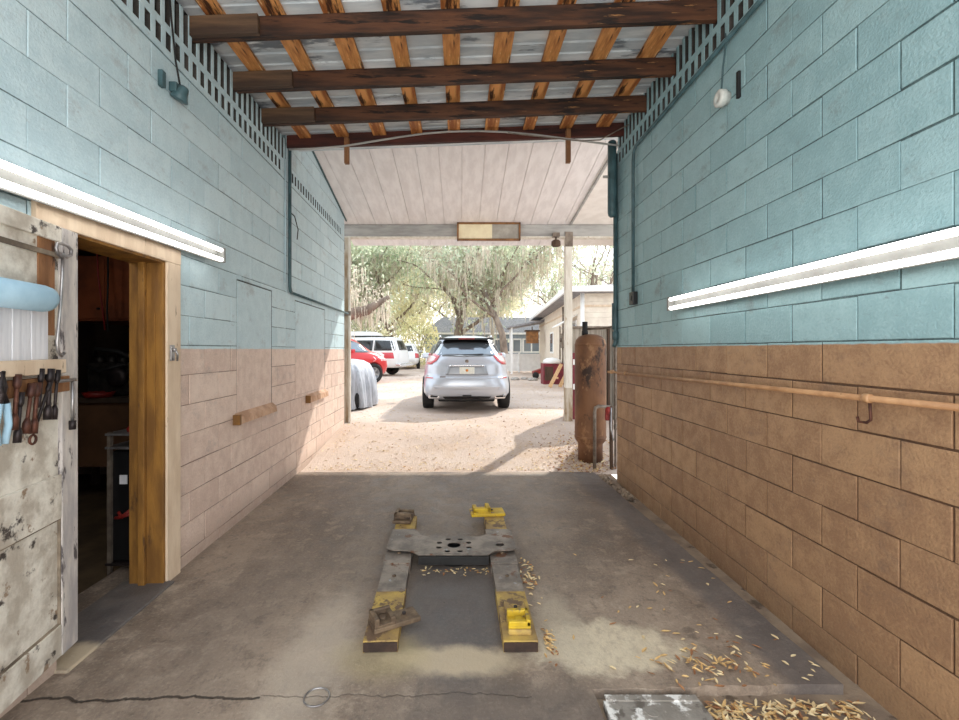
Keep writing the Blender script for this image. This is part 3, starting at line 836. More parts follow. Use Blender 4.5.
pts = [(62, 258), (57.5, 254), (55.5, 248), (57, 243.5), (61, 243.5), (67, 246), (70.5, 250), (70, 255), (66, 257), (60, 253)]
b = MB(); b.tube([(0, dpt(*p)[0]-s00, dpt(*p)[1]-z00) for p in pts], .0075, 8); b.build('loop_handle', M['steel'], o)
o = on_door('t_wrench', 'steel T-handle wrench hanging over the door stile', 'tool', 65, 380, .03, 'hand tools hung on the white door')
s00, z00 = dpt(73, 380)
b = MB(); b.tube([(0, dpt(57, 384)[0]-s00, .0), (0, dpt(76, 380)[0]-s00, 0)], .0075, 8); b.build('handle', M['steel'], o)
b = MB(); zz = dpt(73, 424)[1]-z00; b.tube([(0, 0, 0), (0, 0, zz)], .007, 8); b.build('shank', M['steel'], o)
b = MB(); b.tube([(0, 0, zz+.02), (0, 0, zz-.02)], .014, 10); tag(b.build('socket', M['dark_tool'], o), 'dark socket end')

# ================================================================== ROOM BEHIND THE DOORWAY
b = MB(); b.box(-5.3, -2.0, 1.3, 6.6, -.25, -.055); struct(b.build('floor', M['room_floor']))
b = MB(); b.box(-5.3, -5.15, 1.3, 6.6, -.05, 2.75); struct(b.build('wall_back_room_left', M['room_wall']))
b = MB(); b.box(-5.15, -2.17, 6.45, 6.6, -.05, 2.75); struct(b.build('wall_back_room_far', M['room_wall']))
b = MB(); b.box(-5.15, -2.05, 1.3, 1.45, -.05, 2.75); struct(b.build('wall_back_room_near', M['room_wall']))
b = MB(); b.box(-5.3, -2.1, 1.3, 6.6, 2.75, 2.9); struct(b.build('ceiling', M['room_wall']))
t = thing('wall_cabinet', 'reddish brown cabinet hung on the back of the dark room', 'cabinet', (-3.55, 4.75, 1.76))
b = MB(); b.box(-.5, .42, -.12, 1.70, 0, .66, bev=.01); b.build('carcass', M['room_brown'], t)
for sx in (-.26, .20):
    b = MB(); b.box(sx-.22, sx+.215, -.14, -.122, .02, .64, bev=.005); d = b.build('cabinet_door', M['room_brown'], t)
    b = MB(); b.cyl((sx+.17, -.14, .12), (sx+.17, -.165, .12), .012, 10); b.build('knob', M['dark_tool'], d)
t = thing('workbench', 'dark workbench with a brown front panel inside the doorway', 'bench', (-3.6, 4.75, -.055))
b = MB(); b.box(-.6, .55, -.25, .5, 1.0, 1.05, bev=.006); b.build('bench_top', M['room_wall'], t)
b = MB(); b.box(-.58, .5, -.2, -.18, .36, 1.0); b.build('front_panel', M['cardboard'], t)
for sx in (-.55, .5):
    for sy in (-.2, .45):
        b = MB(); b.box(sx-.03, sx+.03, sy-.03, sy+.03, 0, 1.0); b.build('leg', M['room_wall'], t)
t = thing('engine_block', 'greasy black engine piled on the workbench in the dark room', 'engine', (-3.6, 4.85, .995))
b = MB(); b.obox((0, 0, .17), (.5, .3, .34), bev=.03)
for k in range(4): b.cyl((-.18+.12*k, -.05, .3), (-.18+.12*k, -.05, .42), .04, 12)
b.build('block', M['clutter'], t)
b = MB(); b.lathe([(0, 0), (.10, 0), (.10, .05), (.04, .06), (0, .06)], 18, Matrix.Translation((.1, -.16, .2)) @ Euler((R(90), 0, 0)).to_matrix().to_4x4()); b.build('pulley', M['dark_tool'], t)
b = MB(); b.tube([(-.2, -.1, .42), (-.1, -.2, .48), (.1, -.18, .46), (.24, -.1, .36)], .022, 8); b.tube([(-.22, -.16, .3), (-.05, -.24, .26), (.2, -.2, .33)], .016, 8); b.build('hose', M['black'], t)
o = thing('red_tray', 'small red tray at the front of the dark workbench', 'tray', (-3.62, 4.58, .995))
b = MB(); b.lathe([(0, 0), (.11, 0), (.14, .05), (.13, .05), (.10, .012), (0, .012)], 18); b.build('tray', M['cart_red'], o)
t = thing('tool_cart', 'black tool cart with a steel post just inside the doorway', 'cart', (-2.36, 3.08, -.055))
b = MB()
for px_, py_ in ((0, 0), (.22, 0), (0, .42), (.22, .42)): b.box(px_-.012, px_+.012, py_-.012, py_+.012, .0, .97)
b.build('posts', M['pipe_grey'], t)
for z in (.08, .86, .95):
    b = MB(); b.box(-.02, .24, -.02, .44, z, z+.014); b.build('shelf', M['steel'] if z > .5 else M['dark_tool'], t)
b = MB(); b.box(.0, .22, .01, .42, .10, .84, bev=.01); bb = b.build('drawer_body', M['black_gloss'], t)
b = MB(); b.box(.06, .11, .004, .012, .62, .68); tag(b.build('tag', M['white_paper'], t), 'small white square tag')
o = thing('red_pliers', 'red handled pliers hanging on the front of the tool cart', 'pliers', (-2.27, 3.075, .35))
b = MB(); b.tube([(-.05, 0, -.01), (0, -.01, .0), (.06, 0, .05)], .012, 8); b.tube([(-.03, 0, .03), (0, -.01, .0), (.07, 0, .02)], .010, 8); b.build('pliers', M['cart_red'], o)
o = thing('red_knob', 'small round red knob lying on top of the tool cart', 'knob', (-2.26, 3.15, .909))  # small red object on the cart, shaped like a knob
b = MB(); b.lathe([(0, 0), (.03, 0), (.035, .02), (.02, .04), (0, .045)], 14); b.build('body', M['cart_red'], o)
for (pa, mat, lab) in ((((97, 248), (98, 275), (102, 305), (105, 330)), 'cart_red', 'thin red cable hanging in front of the brown cabinet'),
                       (((108, 250), (108, 285), (107, 310), (108, 332)), 'black', 'black cable hanging in front of the brown cabinet, right of the red one')):
    Y = 4.35
    b = MB(); b.tube([((px-VX)*Y/F, Y, CAM_Z + (VY-py)*Y/F) for px, py in ((pa[0][0]-1, 205),) + pa], .008, 6)
    tag(b.build('hanging_cable', M[mat]), lab, 'cable')

# ================================================================== THE LIFT
t = thing('car_lift', 'low H-shaped steel car lift with four swivel pads on the concrete floor', 'car lift', (-.05, 3.2, 0))
LO = Vector((-.05, 3.2, 0))
def rail(nx, fx, ny, fy, far_yellow):
    a = Vector((nx, ny, 0)) - LO; c = Vector((fx, fy, 0)) - LO
    L = (c-a).length; ang = math.atan2(-(c.x-a.x), c.y-a.y)
    Mx = Matrix.Translation(a) @ Matrix.Rotation(ang, 4, 'Z')
    b = MB()
    b.box(-.076, .076, .08, L-.06, .006, .050, M=Mx)
    rl_ = b.build('rail', M['lift_steel'], t)
    def chan(y0, y1, w, z1, mat, name):
        b = MB()
        b.box(-w, w, y0, y1, z1-.008, z1, M=Mx)
        b.box(-w, -w+.008, y0, y1, .0, z1-.008, M=Mx); b.box(w-.008, w, y0, y1, .0, z1-.008, M=Mx)
        return b.build(name, mat, rl_)
    chan(0, .48, .084, .058, M['lift_tan'], 'extension')
    chan(L-.36, L, .080, .058, M['lift_tan'], 'extension')
    chan(.45, .80, .082, .064, M['lift_steel'], 'sleeve')
    chan(.78, 1.04, .088, .069, M['lift_steel'], 'sleeve')
    chan(1.0, 1.34, .092, .074, M['lift_steel'], 'sleeve')
    for yb, zb_ in ((.93, .066), (.62, .062)):
        b = MB(); b.lathe([(0, 0), (.012, 0), (.012, .008), (0, .010)], 10, Mx @ Matrix.Translation((0, yb, zb_))); b.build('bolt', M['lift_pad'], rl_)
    b = MB(); b.box(-.083, .083, -.004, .012, .004, .049, M=Mx); tag(b.build('end_plate', M['end_brown'], rl_), 'dark brown end')  # dark brown plate closing the near end of the rail
    return Mx, L
rail(-.392, -.455, 2.226, 3.90, False)
rail(.291, .278, 2.226, 3.90, True)
# saddle plate with its ring of holes
poly = [(-.515, 3.18), (-.47, 3.155), (-.37, 3.15), (-.325, 3.12), (-.285, 3.085), (.185, 3.085), (.215, 3.12), (.25, 3.15), (.345, 3.155), (.383, 3.18), (.383, 3.50), (.20, 3.50), (.18, 3.41), (.14, 3.38), (-.25, 3.38), (-.30, 3.41), (-.34, 3.50), (-.525, 3.50)]
b = MB(); b.prism([(p[0]-LO.x, p[1]-LO.y) for p in poly], .084, .092)
pl = fix_normals(b.build('saddle_plate', M['lift_steel'], t))
b = MB(); cx, cy = -.05-LO.x, 3.235-LO.y
b.cyl((cx, cy, .0), (cx, cy, .2), .047, 24)
for k in range(8):
    a = math.pi*(k+.5)/4
    b.cyl((cx+.113*math.cos(a), cy+.105*math.sin(a), 0), (cx+.113*math.cos(a), cy+.105*math.sin(a), .2), .021, 14)
b.cyl((.275-LO.x, 3.24-LO.y, 0), (.275-LO.x, 3.24-LO.y, .2), .03, 16)
cut = b.build('cutter', M['dark']); cut.location = t.location
fix_normals(cut); bpy.context.view_layer.update()
boolean_cut(pl, cut)
b = MB(); b.lathe([(.13, 0), (.13, .03), (.12, .04), (.12, .06), (0, .06)], 28, Matrix.Translation((0, .035, 0))); tag(b.build('piston', M['black'], t), 'dark round piston under the plate')  # coloured black so the holes in the plate look unlit
for (ya, yb, za) in ((-.145, -.125, .035), (.12, .16, .0)):
    b = MB(); b.box(-.235, .235, ya, yb, za, .0845); b.build('cross_bar', M['black'], t)
def adapter(c, rot, L, W, padpos, pmat, plmat, lab, z=.058, flip=1):
    Mx = Matrix.Translation(Vector((c[0], c[1], z)) - LO) @ Matrix.Rotation(rot, 4, 'Z')
    b = MB(); b.box(-L/2, L/2, -W/2, W/2, .0, .026, bev=.006, M=Mx)
    b.cyl(Mx @ Vector((-padpos*.8, 0, .026)), Mx @ Vector((-padpos*.8, 0, .030)), .018, 12)
    a = tag(b.build('swivel_arm', plmat, t), lab)
    p = padpos
    b = MB()
    h = .034
    b.box(p-W*.48, p+W*.48, -W*.48, W*.48, .026, .038, bev=.003, M=Mx)
    b.box(p-W*.48, p-W*.26, -W*.48, W*.48, .036, .036+h, bev=.005, M=Mx)
    b.box(p+W*.26, p+W*.48, -W*.48, W*.48, .036, .036+h*.75, bev=.005, M=Mx)
    b.box(p-W*.48, p+W*.48, W*.30, W*.48, .036, .036+h, bev=.005, M=Mx)
    b.cyl(Mx @ Vector((p, 0, .036)), Mx @ Vector((p, 0, .050)), W*.16, 12)
    b.build('lifting_pad', pmat, a)
    b = MB(); b.cyl(Mx @ Vector((-padpos*.8, 0, .029)), Mx @ Vector((-padpos*.8, 0, .040)), .010, 8); b.build('pivot_bolt', M['dark_tool'], a)
adapter((-.345, 2.375), R(28), .25, .115, -.065, M['lift_pad'], M['lift_pad'], 'greasy brown arm swung out at the near left corner')
adapter((.292, 2.40), R(-90), .27, .115, .07, M['lift_yellow'], M['lift_tan'], 'straight arm with a yellow pad at the near right corner')
adapter((-.475, 3.80), R(86), .20, .15, .02, M['lift_pad'], M['lift_pad'], 'small brown pad at the far left corner')
adapter((.225, 3.94), R(186), .29, .15, .05, M['lift_yellow'], M['lift_yellow'], 'bright yellow arm turned sideways at the far right corner')

# ================================================================== THINGS ON THE FLOOR
b = MB(); X, Y = (317-VX)*1.94/F, 1.936
b.tube([(.052*math.cos(a*math.pi/16), .052*math.sin(a*math.pi/16), .003) for a in range(33)], .004, 6, caps=False)
o = b.build('metal_ring', M['steel']); o.location = (X, Y, 0); tag(o, 'thin pale ring set flat in the floor near the crack', 'ring')
b = MB()
vs = [(.60, 1.93), (1.005, 1.955), (1.03, 1.55), (.60, 1.55)]
b.prism([(p[0]-.8, p[1]-1.75) for p in vs], 0, .038)
b.box(-.19, .2, .17, .205, .038, .046, bev=.003)
b.cyl((-.02, .12, .036), (-.02, .12, .041), .028, 14)
o = b.build('pit_lid', M['plate_white']); o.location = (.8, 1.75, -.045); tag(o, 'pale scuffed lid sunk in the notch of the concrete slab', 'lid')

def leaf_geo(b, c, rz, L, W, tilt=(0, 0), mi=0, curl=.2):
    Mx = Matrix.Translation(c) @ Euler((tilt[0], tilt[1], rz)).to_matrix().to_4x4()
    vs = [(-L/2, 0, 0), (-L*.2, -W/2, W*curl), (-L*.2, 0, 0), (-L*.2, W/2, W*curl), (L*.2, -W*.45, W*curl), (L*.2, 0, L*.03), (L*.2, W*.45, W*curl), (L/2, 0, L*.08)]
    fs = [(0, 1, 2), (0, 2, 3), (1, 4, 5, 2), (2, 5, 6, 3), (4, 7, 5), (5, 7, 6)]
    b.add([Mx @ Vector(v) for v in vs], fs, mi)
rl2 = random.Random(11)
LM = [M['leaf_tan'], M['leaf_pale'], M['leaf_brown']]
b = MB()
for i in range(520):
    X = 1.03 + .66*rl2.random()**1.15; Y = 1.97 - .30*rl2.random()
    if Y < 1.5 or Y > 1.96: continue
    z = -.042 + .014*rl2.random()
    leaf_geo(b, (X, Y, z), rl2.random()*6.3, rl2.uniform(.03, .065), rl2.uniform(.008, .015), (rl2.uniform(-.2, .2), rl2.uniform(-.2, .2)), rl2.choice((0, 0, 1, 1, 2)))
tag(b.build('leaf_drift', LM), 'drift of dry tan leaves filling the notch at the slab edge, lower right', 'leaves', kind='stuff')
b = MB()
for i in range(85):
    X = rl2.gauss(1.15, .13); Y = rl2.gauss(2.13, .065)
    leaf_geo(b, (X, Y, .005+.014*rl2.random()), rl2.random()*6.3, rl2.uniform(.025, .055), rl2.uniform(.008, .014), (rl2.uniform(-.25, .25), rl2.uniform(-.25, .25)), rl2.choice((0, 0, 1, 2)))
tag(b.build('leaf_heap', LM), 'small heap of dry leaves on the slab just behind the leaf drift', 'leaves', kind='stuff')
b = MB()
for i in range(60):
    X = rl2.gauss(.44, .03); Y = rl2.gauss(2.95, .13)
    leaf_geo(b, (X, Y, .004+.010*rl2.random()), rl2.random()*6.3, rl2.uniform(.025, .045), rl2.uniform(.010, .016), (rl2.uniform(-.3, .3), rl2.uniform(-.3, .3)), rl2.choice((0, 1, 1, 2)))
for i in range(40):
    X = rl2.gauss(.43, .025); Y = rl2.gauss(2.28, .07)
    leaf_geo(b, (X, Y, .004+.010*rl2.random()), rl2.random()*6.3, rl2.uniform(.02, .04), rl2.uniform(.008, .014), (rl2.uniform(-.3, .3), rl2.uniform(-.3, .3)), rl2.choice((0, 0, 1, 2)))
for i in range(50):
    X = rl2.uniform(-.27, .18); Y = rl2.gauss(3.02, .03)
    leaf_geo(b, (X, Y, .004+.010*rl2.random()), rl2.random()*6.3, rl2.uniform(.02, .035), rl2.uniform(.008, .013), (rl2.uniform(-.3, .3), rl2.uniform(-.3, .3)), rl2.choice((0, 1, 1, 2)))
tag(b.build('leaf_crumbs', LM), 'leaf crumbs gathered along the right rail and crossbar of the car lift', 'leaves', kind='stuff')
protos = []
def leaf_obj(k):
    b = MB(); leaf_geo(b, (0, 0, .002), 0, (.05, .040, .045)[k], (.014, .016, .011)[k], (0, 0)); return b.build('fallen_leaf', LM[(k+0) % 3])
for k in range(3): protos.append(leaf_obj(k))
nl = 0
while nl < 66:
    if rl2.random() < .72: px, py = rl2.uniform(600, 835), rl2.uniform(560, 685)
    else: px, py = rl2.uniform(540, 720), rl2.uniform(530, 720)
    Y = CAM_Z*F/(py-VY); X = (px-VX)*Y/F
    lim = 1.66 - .09*(Y-2)/3.5
    if X > lim or Y < 2.03 or X < .48: continue
    if rl2.random() > .25 + (px-540)/400.0: continue
    k = rl2.choice((0, 0, 1, 1, 2))
    o = protos[k] if protos[k] is not None and 'label' not in protos[k].keys() else protos[k].copy()
    if o.name not in col.objects: col.objects.link(o)
    o.location = (X, Y, .0008); o.rotation_euler = (0, 0, rl2.random()*6.3); sc_ = rl2.uniform(.6, 1.15); o.scale = (sc_, sc_, sc_)
    tag(o, 'single small dry leaf fallen on the slab between lift and right wall', 'leaf', 'loose leaves on the slab')
    nl += 1
# ================================================================== OUTSIDE: GROUND
GZ = .17
def gh(x, y):
    if y < 7.6:
        u = max(0.0, min(1.0, (y-5.5)/2.1)); base = -.012 + (GZ+.012)*(u*u*(3-2*u))
    else: base = GZ
    n = .012*math.sin(x*2.3+y*1.1) + .010*math.sin(y*3.7-x*1.7) + .008*math.sin(x*6.1)*math.sin(y*5.3)
    n *= max(0.0, min(1.0, (y-5.6)/1.0))
    side = .05*max(0, min(1, (x-1.0)/.8))*max(0, min(1, (y-5.45)/.5))*max(0, min(1, (8-y)/1.5))
    return base + n + side
def ground_mat():
    t = NT('sandy leaf litter ground')
    n1 = t.noise(.35, 6, .6); n2 = t.noise(2.4, 8, .7); n3 = t.noise(22, 6, .7); n4 = t.noise(70, 4, .7)
    c = t.mix(t.range(n1, .38, .62), C(210,193,181), C(190,170,156))
    c = t.mix(t.math('MULTIPLY', t.range(n2, .50, .66), .5), c, C(208,182,160))
    c = t.mix(t.math('MULTIPLY', t.range(n3, .55, .66), .45), c, C(176,150,128))
    c = t.mix(t.math('MULTIPLY', t.range(n4, .56, .66), .5), c, C(230,216,200))
    c = t.mix(t.math('MULTIPLY', t.range(t.noise(1.1, 6, .7, t.map((1, 1, 1), (5, 5, 0))), .56, .66), .4), c, C(196,170,144))
    t.set(c, .9, 0, .2)
    t.bump(t.math('ADD', n3, t.math('MULTIPLY', n4, .6)), .6, .03)
    return t.mat
M['ground'] = ground_mat()
xs = [-45, -30, -20, -14, -10, -7, -5, -4] + [-3.4 + .2*i for i in range(36)] + [4, 5, 7, 10, 14, 20, 30, 45]
ys = [5.44 + .12*i for i in range(30)] + [9.2 + .4*i for i in range(20)] + [18, 21, 25, 30, 38, 50, 70]
b = MB()
vs = [(x, y, gh(x, y)) for y in ys for x in xs]
nx = len(xs)
fs = [(j*nx+i, j*nx+i+1, (j+1)*nx+i+1, (j+1)*nx+i) for j in range(len(ys)-1) for i in range(nx-1)]
b.add(vs, fs, 0, True)
o = struct(b.build('ground', M['ground']))
rg = random.Random(21)
b = MB()
for i in range(4200):
    Y = 5.6 + 17*rg.random()**1.6; X = rg.uniform(-.55, .45)*Y*.75 + rg.gauss(0, .3)
    if Y < 8.1 and (X < XL(Y)+.05): continue
    if -1.2 < X < 1.0 and 9.0 < Y < 14.3: continue
    s = rg.uniform(.02, .045)*(1 + .03*(Y-5))
    leaf_geo(b, (X, Y, gh(X, Y)+.008), rg.random()*6.3, s, s*.42, (rg.uniform(-.4, .4), rg.uniform(-.4, .4)), rg.choice((0, 1, 1, 1, 1, 2)))
for i in range(900):      # debris raked up against the end of the right wall
    Y = 5.45 + abs(rg.gauss(0, .8)); X = 1.55 + rg.gauss(.12, .28)
    if Y < 5.55 and X > 1.75: continue
    s = rg.uniform(.02, .05)
    leaf_geo(b, (X, Y, gh(X, Y)+.006+.02*rg.random()), rg.random()*6.3, s, s*.45, (rg.uniform(-.6, .6), rg.uniform(-.6, .6)), rg.choice((0, 1, 2, 2)))
tag(b.build('leaf_litter', LM), 'dead leaves strewn over the sandy yard outside', 'leaves', kind='stuff')
b = MB()
for i in range(130):
    s = .5 + rg.random(); Y = 4.5 + 1.05*rg.random()**.7; X = 1.745 - abs(rg.gauss(0, .05)) - .03*(Y-4.7)
    r_ = rg.uniform(.006, .02)
    b.obox((X, Y, -.042 + r_*.6), (r_*2.4, r_*2, r_*1.5), (rg.random(), rg.random(), rg.random()*3))
tag(b.build('rubble', M['subfloor']), 'crumbled dirt and grit in the gutter at the end of the right wall', 'rubble', kind='stuff')

# ================================================================== TANK AND PIPES BY THE POST
t = thing('rusty_tank', 'tall rusty upright air tank outside the end of the right wall', 'tank', (1.68, 5.95, .03))
b = MB(); b.lathe([(0, .0), (.155, .0), (.155, .22), (.158, .23), (.19, .27), (.197, .31), (.197, 1.50), (.185, 1.56), (.15, 1.605), (.09, 1.632), (.03, 1.64), (0, 1.64)], 40); b.build('shell', M['rust_tank'], t)
b = MB(); b.lathe([(.1975, .30), (.201, .305), (.201, .325), (.1975, .33)], 40); b.lathe([(.1975, 1.49), (.200, 1.495), (.200, 1.51), (.1975, 1.515)], 40); b.build('weld_band', M['rust_tank'], t)
b = MB(); b.cyl((-.07, .0, 1.60), (-.07, .0, 1.80), .035, 12); b.lathe([(.042, 0), (.042, .06), (.03, .07)], 10, Matrix.Translation((-.07, 0, 1.62))); tag(b.build('top_stub', M['black'], t), 'black pipe stub on the top')
t = thing('pipe_run', 'grey pipe bending from the tank top and dropping beside it', 'pipe', (1.895, 5.62, .0))
b = MB(); b.tube([(-.28, .33, 1.735), (-.1, .18, 1.74), (-.03, 0, 1.752), (0, 0, 1.74), (.0, 0, 1.70), (.0, 0, -.02)], .014, 10); b.build('pipe', M['pipe_grey'], t)
for z in (.52, 1.22):
    b = MB(); b.cyl((0, 0, z-.03), (0, 0, z+.03), .022, 10); b.build('coupling', M['pipe_grey'], t)
t = thing('valve_stand', 'bent dark pipe stand with a red valve in front of the rusty tank', 'pipe stand', (1.64, 5.62, .0))
b = MB(); b.tube([(0, 0, .0), (0, 0, .70), (.01, 0, .755), (.05, 0, .775), (.20, -.0, .765)], .020, 10); b.build('bent_pipe', M['pipe_grey'], t)
b = MB(); b.tube([(.20, 0, .78), (.20, 0, .60), (.205, -.01, -.02)], .022, 10); tag(b.build('lower_pipe', M['shed_dark'], t), 'dark rusty drop pipe')
b = MB(); b.lathe([(0, -.05), (.03, -.05), (.036, 0), (.03, .05), (0, .05)], 12, Matrix.Translation((.165, -.0, .72))); b.box(.13, .20, -.02, .02, .60, .70, bev=.008); b.build('valve', M['valve_red'], t)
b = MB(); b.tube([(.19, -.03, .76), (.19, -.03, .50), (.22, -.04, .36)], .012, 8); b.build('handle', M['steel'], t)
# low lean-to behind the tank
t = thing('storage_shed', 'low grey board shed behind the rusty tank', 'shed', (2.0, 8.4, .14))
b = MB()
for i in range(9): b.box(.20*i*1.0, .20*(i+1)-.008, 0, .02, 0, 1.72, bev=.003)
b.box(0, 1.8, .02, .45, 0, 1.70); b.build('walls', M['shed'], t)
b = MB(); b.box(-.03, 1.85, -.06, .48, 1.72, 1.76, bev=.004); b.build('roof', M['pipe_grey'], t)
b = MB(); b.box(.70, .74, -.05, 0, 0, 1.72); b.build('corner_board', M['shed_dark'], t)
t = thing('red_cabinet', 'narrow dark red box with pale labels between white post and tank', 'cabinet', (2.09, 8.40, .14))
b = MB(); b.box(-.07, .07, -.04, .06, .52, 1.27, bev=.01); b.box(-.04, .04, -.02, .05, -.02, .53); b.build('box', M['maroon'], t)
for z in (.60, 1.05):
    b = MB(); b.box(-.045, .045, -.045, -.039, z, z+.10, bev=.001); b.build('label_plate', M['white_trim'], t)

b = MB(); b.box(2.86, 3.9, 8.32, 8.38, -.0, 3.62); struct(b.build('wall_added_shade', M['shed']))  # unseen panel added to throw shade on the ground by the tank
t_ = bpy.data.objects['storage_shed']; t_.location.y = 8.47
# ================================================================== VEHICLES
def hermite(sl, z):
    """interpolate the slice table (z, halfwidth, rear y, front y, n)"""
    if z <= sl[0][0]: return sl[0]
    for i in range(len(sl)-1):
        a, c = sl[i], sl[i+1]
        if z <= c[0]:
            u = (z-a[0])/(c[0]-a[0])
            return tuple(a[k] + (c[k]-a[k])*u for k in range(5))
    return sl[-1]
class Car:
    def __init__(s, slices, cab_taper=0):
        s.sl = slices
    def outline(s, z, nseg=56):
        _, a, yr, yf, n = hermite(s.sl, z)
        cy = (yr+yf)/2; hb = (yf-yr)/2; pts = []
        for k in range(nseg):
            t = 2*math.pi*(k+.5)/nseg
            c_, s_ = math.cos(t), math.sin(t)
            x = a*math.copysign(abs(c_)**(2/n), c_); y = cy + hb*math.copysign(abs(s_)**(2/n), s_)
            pts.append((x, y, z))
        return pts
    def body(s, name, mat, parent, nz=None):
        zs = []
        for i in range(len(s.sl)-1):
            for q in range(2): zs.append(s.sl[i][0] + (s.sl[i+1][0]-s.sl[i][0])*q/2)
        zs.append(s.sl[-1][0])
        ns = 56; vs = []; fs = []
        for z in zs: vs += s.outline(z, ns)
        for i in range(len(zs)-1):
            for k in range(ns):
                k2 = (k+1) % ns
                fs.append((i*ns+k, i*ns+k2, (i+1)*ns+k2, (i+1)*ns+k))
        fs.append(tuple(reversed(range(ns)))); fs.append(tuple((len(zs)-1)*ns + k for k in range(ns)))
        b = MB(); b.add(vs, fs, 0, True)
        o = b.build(name, mat, parent)
        return o
    def yrear(s, x, z):
        _, a, yr, yf, n = hermite(s.sl, z); cy = (yr+yf)/2; hb = (yf-yr)/2
        u = min(.999, abs(x)/a); return cy - hb*(1-u**n)**(1/n)
    def yfront(s, x, z):
        _, a, yr, yf, n = hermite(s.sl, z); cy = (yr+yf)/2; hb = (yf-yr)/2
        u = min(.999, abs(x)/a); return cy + hb*(1-u**n)**(1/n)
    def xside(s, y, z):
        _, a, yr, yf, n = hermite(s.sl, z); cy = (yr+yf)/2; hb = (yf-yr)/2
        u = min(.999, abs(y-cy)/hb); return a*(1-u**n)**(1/n)
    def strip(s, top, bot, where, name, mat, parent, off=.006, nv=5, sub=6, sign=1):
        """surface patch between two polylines; where = rear / front / side"""
        def dens(pl):
            out = []
            for i in range(len(pl)-1):
                for q in range(sub): out.append(tuple(pl[i][k] + (pl[i+1][k]-pl[i][k])*q/sub for k in (0, 1)))
            out.append(pl[-1]); return out
        T, B_ = dens(top), dens(bot); n = len(T); vs = []; fs = []
        for j in range(nv+1):
            v = j/nv
            for i in range(n):
                p = T[i][0] + (B_[i][0]-T[i][0])*v; z = T[i][1] + (B_[i][1]-T[i][1])*v
                if where == 'rear': vs.append((p, s.yrear(p, z) - off, z))
                elif where == 'front': vs.append((p, s.yfront(p, z) + off, z))
                else: vs.append((sign*(s.xside(p, z) + off), p, z))
        for j in range(nv):
            for i in range(n-1): fs.append((j*n+i, j*n+i+1, (j+1)*n+i+1, (j+1)*n+i))
        # give it thickness by dropping a skirt behind
        nb = len(vs); d = off + .012
        for p in list(vs):
            if where == 'rear': vs.append((p[0], p[1]+d, p[2]))
            elif where == 'front': vs.append((p[0], p[1]-d, p[2]))
            else: vs.append((p[0]-sign*d, p[1], p[2]))
        ring = [i for i in range(n)] + [(j+1)*n-1 for j in range(1, nv+1)] + [nv*n+i for i in range(n-2, -1, -1)] + [j*n for j in range(nv-1, 0, -1)]
        for q in range(len(ring)):
            a, c = ring[q], ring[(q+1) % len(ring)]; fs.append((a, c, nb+c, nb+a))
        b = MB(); b.add(vs, fs, 0, False)
        for q in range(nv*(n-1)): b.s[q] = True
        return fix_normals(b.build(name, mat, parent))
def wheel(parent, x, y, r, w, sgn, rimmat='alloy'):
    Mx = Matrix.Translation((x, y, r)) @ Euler((0, R(90), 0)).to_matrix().to_4x4()
    b = MB(); b.lathe([(r*.62, -w/2), (r*.9, -w/2), (r*.98, -w*.42), (r, -w*.25), (r, w*.25), (r*.98, w*.42), (r*.9, w/2), (r*.62, w/2), (r*.62, -w/2)], 32, Mx)
    o = b.build('wheel', M['black'], parent)
    b = MB(); b.lathe([(0, -w*.3), (r*.63, -w*.3), (r*.63, w*.3), (0, w*.3)], 28, Mx)
    z0 = w*.3*sgn
    for k in range(5):
        a = 2*math.pi*k/5
        b.bar(Mx @ Vector((0, 0, z0)), Mx @ Vector((r*.6*math.cos(a), r*.6*math.sin(a), z0)), .06, .03, up=(1, 0, 0))
    b.lathe([(r*.56, w*.3*sgn), (r*.62, w*.42*sgn), (r*.63, w*.3*sgn)], 28, Mx)
    b.build('rim', M[rimmat], o)
    return o
def arches(body, ys, r, half, z):
    c = MB()
    for y in ys: c.cyl((-half-.2, y, z), (-half+.32, y, z), r, 32); c.cyl((half-.32, y, z), (half+.2, y, z), r, 32)
    cut = c.build('cutter', M['black']); cut.matrix_world = Matrix.Identity(4)
    fix_normals(cut); fix_normals(body)
    p = body.parent; body.parent = None; body.matrix_world = Matrix.Identity(4)
    bpy.context.view_layer.update()
    boolean_cut(body, cut)
    body.parent = p
    return body

# ---- silver crossover straight ahead
cs = Car([(.26, .82, .30, 4.45, 8), (.31, .885, .14, 4.6, 8), (.40, .935, .06, 4.72, 8), (.55, .955, .02, 4.78, 6.5), (.68, .957, .03, 4.78, 5),
          (.735, .955, .05, 4.77, 5), (.755, .95, .10, 4.76, 5), (.90, .935, .125, 4.70, 5), (1.03, .915, .15, 4.45, 5), (1.10, .89, .19, 4.0, 4.6), (1.18, .845, .25, 3.35, 4.2),
          (1.22, .80, .29, 3.2, 4.0), (1.32, .735, .40, 2.95, 4.0), (1.44, .675, .52, 2.6, 4.0), (1.52, .63, .60, 2.35, 3.6), (1.58, .56, .72, 2.1, 3.2), (1.625, .42, .95, 1.8, 2.8), (1.64, .28, 1.1, 1.6, 2.5)])
t = thing('silver_car', 'silver crossover parked in the sandy yard, seen from behind', 'car', (.125, 9.35, GZ-.005), R(1.0)); t.scale = (1.0, .933, .985)
bd = cs.body('body', M['silver'], t)
arches(bd, (.93, 3.72), .41, .955, .37)
for sx in (-1, 1):
    for y in (.93, 3.72): wheel(t, sx*.835, y, .372, .235, sx)
gl = cs.strip([(-.56, 1.455), (0, 1.475), (.56, 1.455)], [(-.735, 1.185), (0, 1.17), (.735, 1.185)], 'rear', 'rear_window', M['glass'], t)
b = MB(); b.obox((.14, cs.yrear(.14, 1.21)-.03, 1.215), (.42, .014, .022), (0, R(-3), 0), bev=.004); b.build('wiper', M['black'], gl)
